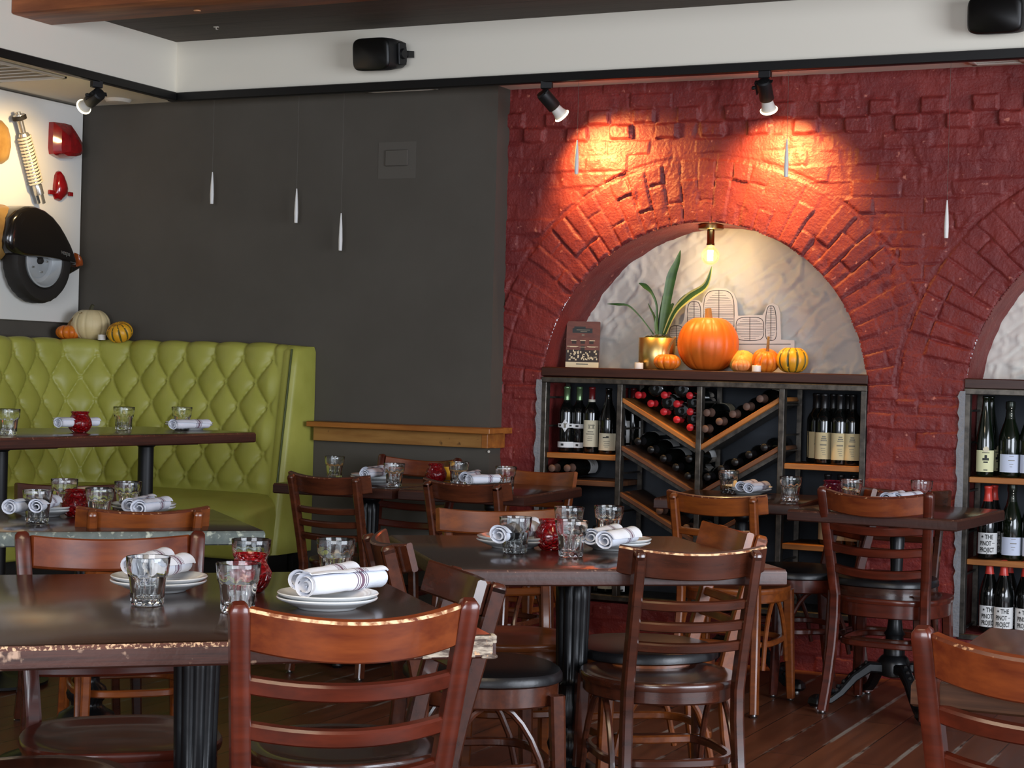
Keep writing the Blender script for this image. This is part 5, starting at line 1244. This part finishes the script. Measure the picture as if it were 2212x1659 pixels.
drop(641, 407, 481, 7.18, 'slim white drop hanging before the charcoal wall, the middle one of the three')
drop(737, 460, 541, 7.18, 'slim white drop hanging before the charcoal wall, the lowest one')
drop(1247, 302, 376, 7.125, 'slim white drop hanging in the orange glow below the left brick spotlight')
drop(1700, 300, 382, 7.125, 'slim white drop hanging in the orange glow below the right brick spotlight')
drop(2046, 432, 514, 7.2, 'slim white drop hanging over the brickwork between the two arches')
w = PZ(255, 214, ZL)
tag(obj('ceiling_disc', MB().lathe([(.0001, -.018), (.055, -.016), (.064, -.006), (.066, 0)], 36), M['vent'], loc=(w[0], min(w[1], DY - .07), ZL)), 'round white disc on the low ceiling in the corner by the left spotlight', 'ceiling fitting')
def vent(loc, sx, sy, label, n=5):
    t = thing('ceiling_vent', label, 'vent', loc); fr = MB()
    for s in (-1, 1): fr.box((s * (sx / 2 - .012), 0, -.005), (.024, sy, .01), ch=.002).box((0, s * (sy / 2 - .008), -.005), (sx, .016, .01), ch=.002)
    obj('frame', fr, M['vent'], t); obj('grille', MB().box((0, 0, -.002), (sx - .03, sy - .02, .004)), M['vent_dark'], t)
    m = MB()
    for k in range(n): m.box((0, -sy / 2 + sy * (k + .5) / n, -.005), (sx - .05, .006, .005))
    obj('blade', m, M['vent'], t)
w = PZ(2150, 125, ZL); vent((w[0], w[1] + .02, ZL), .22, .16, 'white framed vent in the low ceiling above the brick at the right')
w = PZ(890, 198, ZL); vent((w[0], 7.185, ZL), .36, .11, 'small white vent in the low ceiling above the charcoal wall')
w = PZ(30, 165, ZL); vent((-5.58, PX(30, 165, -5.58)[1] - .15, ZL), .4, .55, 'square air conditioning cassette in the low ceiling at the upper left', 8)
w = PY(858, 341, DY)
t = thing('wall_plate', 'blank plate painted over in the upper part of the charcoal wall', 'wall plate', (w[0], DY, w[2]))
obj('cover_plate', MB().box((.0, -.005, 0), (.118, .01, .075), ch=.003), M['charcoal_flat'], t); obj('paint_patch', MB().box((.0, -.0008, -.01), (.2, .0016, .17)), M['charcoal_flat'], t)
# honey coloured ledge
t = thing('wall_ledge', 'honey wooden ledge along the charcoal wall between booth and brick', 'ledge', (-4.0, DY, .93))
obj('top_board', MB().box((.006, -.045, .033), (.955, .15, .026), ch=.003).box((.455, .06, .033), (.05, .13, .026)), M['rail'], t)
obj('front_board', MB().box((-.03, -.038, -.013), (.885, .03, .066), ch=.002), M['rail_knotty'], t)
obj('end_block', MB().box((.428, -.02, -.013), (.03, .07, .066), ch=.002).box((.44, .06, -.013), (.02, .10, .066)), M['rail'], t)
w = PY(1057, 975, DY); tag(obj('wall_screw', MB().lathe([(.0001, -.004), (.006, -.003), (.006, .0), (.0001, .0)], 12, (0, 0, 0), Matrix.Rotation(-pi / 2, 3, 'X')), M['vent'], loc=(w[0], DY - .004, w[2])), 'small white screw head on the charcoal wall below the ledge', 'screw')

# ------------------------------------------------------------------ the art board on the left wall
BX = -5.895
t = thing('art_board', 'white board on the left wall that carries the scooter parts', 'board', (BX, 6.2, 1.418))
obj('panel', MB().box((-.014, -.02, .545), (.028, 2.1, 1.09), ch=.002), M['board'], t)
def bp(px, py, dx=0): w = PX(px, py, BX + dx); return (w[1], w[2])
UXv, UYv, NXv = (0, 1, 0), (0, 0, 1), (1, 0, 0)
def flat(pts_px, dx=0):
    return [bp(x, y, dx) for x, y in pts_px]
# wheel under a fender
wc = bp(82, 563, .07); WR = .205
t = thing('scooter_wheel_assembly', 'scooter wheel with a black tyre and silver rim mounted on the white board', 'wheel', (BX + .066, wc[0], wc[1]), rot=(0, pi / 2, 0))
tm = lambda a, k, r, z: 1 + (.006 * (1 if int(a * 30 / pi) % 2 else -1) if 3 <= k <= 7 else 0)
obj('tyre', MB().lathe([(.122, -.030), (.140, -.046), (.170, -.052), (.192, -.046), (.203, -.03), (WR, -.012), (WR, .012), (.203, .03), (.192, .046), (.170, .052), (.140, .046), (.122, .030)], 90, mod=tm), M['tyre'], t, smooth=30)
rm = obj('rim', MB().lathe([(.126, -.035), (.126, .034), (.129, .045), (.121, .047), (.116, .034), (.108, .012), (.104, .004), (.085, .0), (.075, .008), (.0001, .012)], 56), M['rim'], t, smooth=45)
obj('hub_nut', MB().lathe([(.0001, .03), (.012, .03), (.016, .024), (.016, .008)], 20), M['tyre'], rm)
mb = MB()
for k in range(5): a = k * 2 * pi / 5 + .3; mb.lathe([(.0001, .018), (.005, .018), (.006, .004)], 10, (.055 * cos(a), .055 * sin(a), 0))
obj('wheel_nut', mb, M['chrome'], rm)
# fender
FO = [(20, 520), (22, 500), (29, 470), (44, 452), (62, 444), (82, 444), (102, 452), (120, 466), (136, 486), (148, 506), (160, 530), (166, 545), (172, 562), (173, 570), (160, 567), (135, 562), (90, 556), (50, 553), (32, 545), (24, 535)]
t = thing('scooter_fender', 'glossy black scooter fender over the wheel with small silver script lettering', 'fender', (BX, 0, 0))
dx = .135; pts = flat(FO, dx); cx = sum(p[0] for p in pts) / len(pts); cz = sum(p[1] for p in pts) / len(pts)
R = []
for d_, s_ in ((.002, 1.0), (.03, 1.0), (.08, 1.0), (.108, .985), (.122, .95), (.131, .88), (.135, .72), (.137, .4)): R.append([(d_, cx + (y - cx) * s_, cz + (z - cz) * s_ + (0 if s_ == 1 else (1 - s_) * -.01)) for y, z in pts])
obj('shell', MB().rings(R, cap0=False), M['fender'], t, smooth=60)
pts2 = flat([(165, 545), (171, 548), (178, 562), (179, 575), (170, 576), (166, 562)], .09); obj('amber_lens', MB().inflate(pts2, .03, (.075, 0, 0), UXv, UYv, NXv, 4), M['orange_lens'], t)
pts3 = flat([(128, 560), (176, 570), (177, 578), (166, 585), (150, 594), (146, 590), (144, 575)], .06); obj('lower_bracket', MB().inflate(pts3, .06, (.02, 0, 0), UXv, UYv, NXv, 4, back=.015), M['fender'], t)
la, lb_ = bp(130, 546, dx), bp(157, 554, dx)
me = text_mesh('vespa', .030, sx=1.0)
o = obj('script_lettering', me, None, t, loc=(.1385, la[0] + .002, la[1] - .002), rot=(radians(-12) * 0, 0, pi / 2)); me.materials.append(M['chrome'])
sh = Matrix.Rotation(.18, 4, 'Y')
for v_ in me.vertices: v_.co = (v_.co.x + .25 * v_.co.z, v_.co.y, v_.co.z - .14 * v_.co.x)
t = thing('leg_shield_panel', 'tan metal scooter body panel behind the black fender at the left edge', 'panel', (BX, 0, 0))
obj('panel_shell', MB().inflate(flat([(-60, 480), (-40, 450), (0, 441), (22, 440), (44, 452), (30, 470), (22, 500), (20, 530), (26, 545), (10, 566), (-60, 575)], .06), .09, (.002, 0, 0), UXv, UYv, NXv, 5), M['tan'], t, smooth=60)
t = thing('side_cover', 'tan rounded scooter side cover at the left edge of the white board', 'panel', (BX, 0, 0))
obj('cover_shell', MB().inflate(flat([(-50, 262), (0, 254), (14, 258), (26, 272), (32, 295), (33, 320), (28, 345), (18, 353), (-50, 358)], .04), .045, (.0, 0, 0), UXv, UYv, NXv, 5), M['tan'], t, smooth=60)
# shock absorber
s0, s1 = bp(40, 246, .05), bp(88, 432, .05)
t = thing('shock_absorber', 'cream coiled scooter shock absorber hung diagonally on the white board', 'shock absorber', (BX + .05, s0[0], s0[1]))
dvec = Vector((0, s1[0] - s0[0], s1[1] - s0[1])); LS = dvec.length; q = dvec.to_track_quat('Z', 'X').to_matrix(); e = q.to_euler()
obj('rod', MB().lathe([(.0001, -.01), (.012, -.01), (.012, .0), (.028, .002), (.03, .012), (.03, .024), (.02, .028), (.014, .034), (.013, .09), (.022, .094), (.026, .108), (.0001, .11)], 24), M['chrome'], t, rot=e)
obj('top_bush', MB().lathe([(.029, .006), (.034, .008), (.034, .026), (.029, .028)], 24), M['tyre'], t, rot=e)
cp = [(.030 * cos(a), .030 * sin(a), .11 + (LS - .19) * a / (2 * pi * 15)) for a in np.linspace(0, 2 * pi * 15, 300)]
obj('coil_spring', MB().tube(cp, .0058, 6), M['spring'], t, rot=e); obj('damper_body', MB().lathe([(.0001, .1), (.019, .1), (.021, LS - .08), (.024, LS - .075), (.024, LS - .03), (.0001, LS - .03)], 20), M['chrome'], t, rot=e)
obj('lower_fork', MB().box((.0, .016, LS - .012), (.02, .006, .06), ch=.002).box((.0, -.016, LS - .012), (.02, .006, .06), ch=.002), M['chrome'], t, rot=e)
# red lamps
t = thing('tail_lamp', 'large faceted red scooter tail lamp on the white board', 'tail lamp', (BX, 0, 0))
O_ = flat([(116, 263), (140, 266), (154, 270), (164, 287), (172, 302), (173, 318), (175, 328), (168, 338), (155, 342), (132, 341), (116, 332), (114, 318), (115, 290)], .03); cx = sum(p[0] for p in O_) / len(O_); cz = sum(p[1] for p in O_) / len(O_)
R = [[(0, y, z) for y, z in O_], [(.03, y, z) for y, z in O_], [(.06, cx + (y - cx) * .78 + .005, cz + (z - cz) * .74 - .01) for y, z in O_], [(.078, cx + (y - cx) * .4 + .012, cz + (z - cz) * .42 - .02) for y, z in O_]]
obj('lens', MB().rings(R), M['lens'], t, smooth=20)
t = thing('brake_lamp', 'small red scooter lamp with two bracket ears on the white board', 'tail lamp', (BX, 0, 0))
obj('lens', MB().inflate(flat([(128, 370), (133, 368), (138, 374), (146, 396), (149, 412), (146, 424), (134, 434), (124, 430), (120, 420), (121, 400), (124, 378)], .02), .04, (0, 0, 0), UXv, UYv, NXv, 4, back=0), M['lens'], t, smooth=30)
y0_, z0_ = bp(112, 415, .01); y1_, z1_ = bp(153, 419, .01)
mb = MB().box((.008, y0_, z0_), (.012, .04, .022), ch=.002).box((.008, y1_, z1_), (.012, .03, .022), ch=.002); obj('bracket', mb, M['lens'], t)
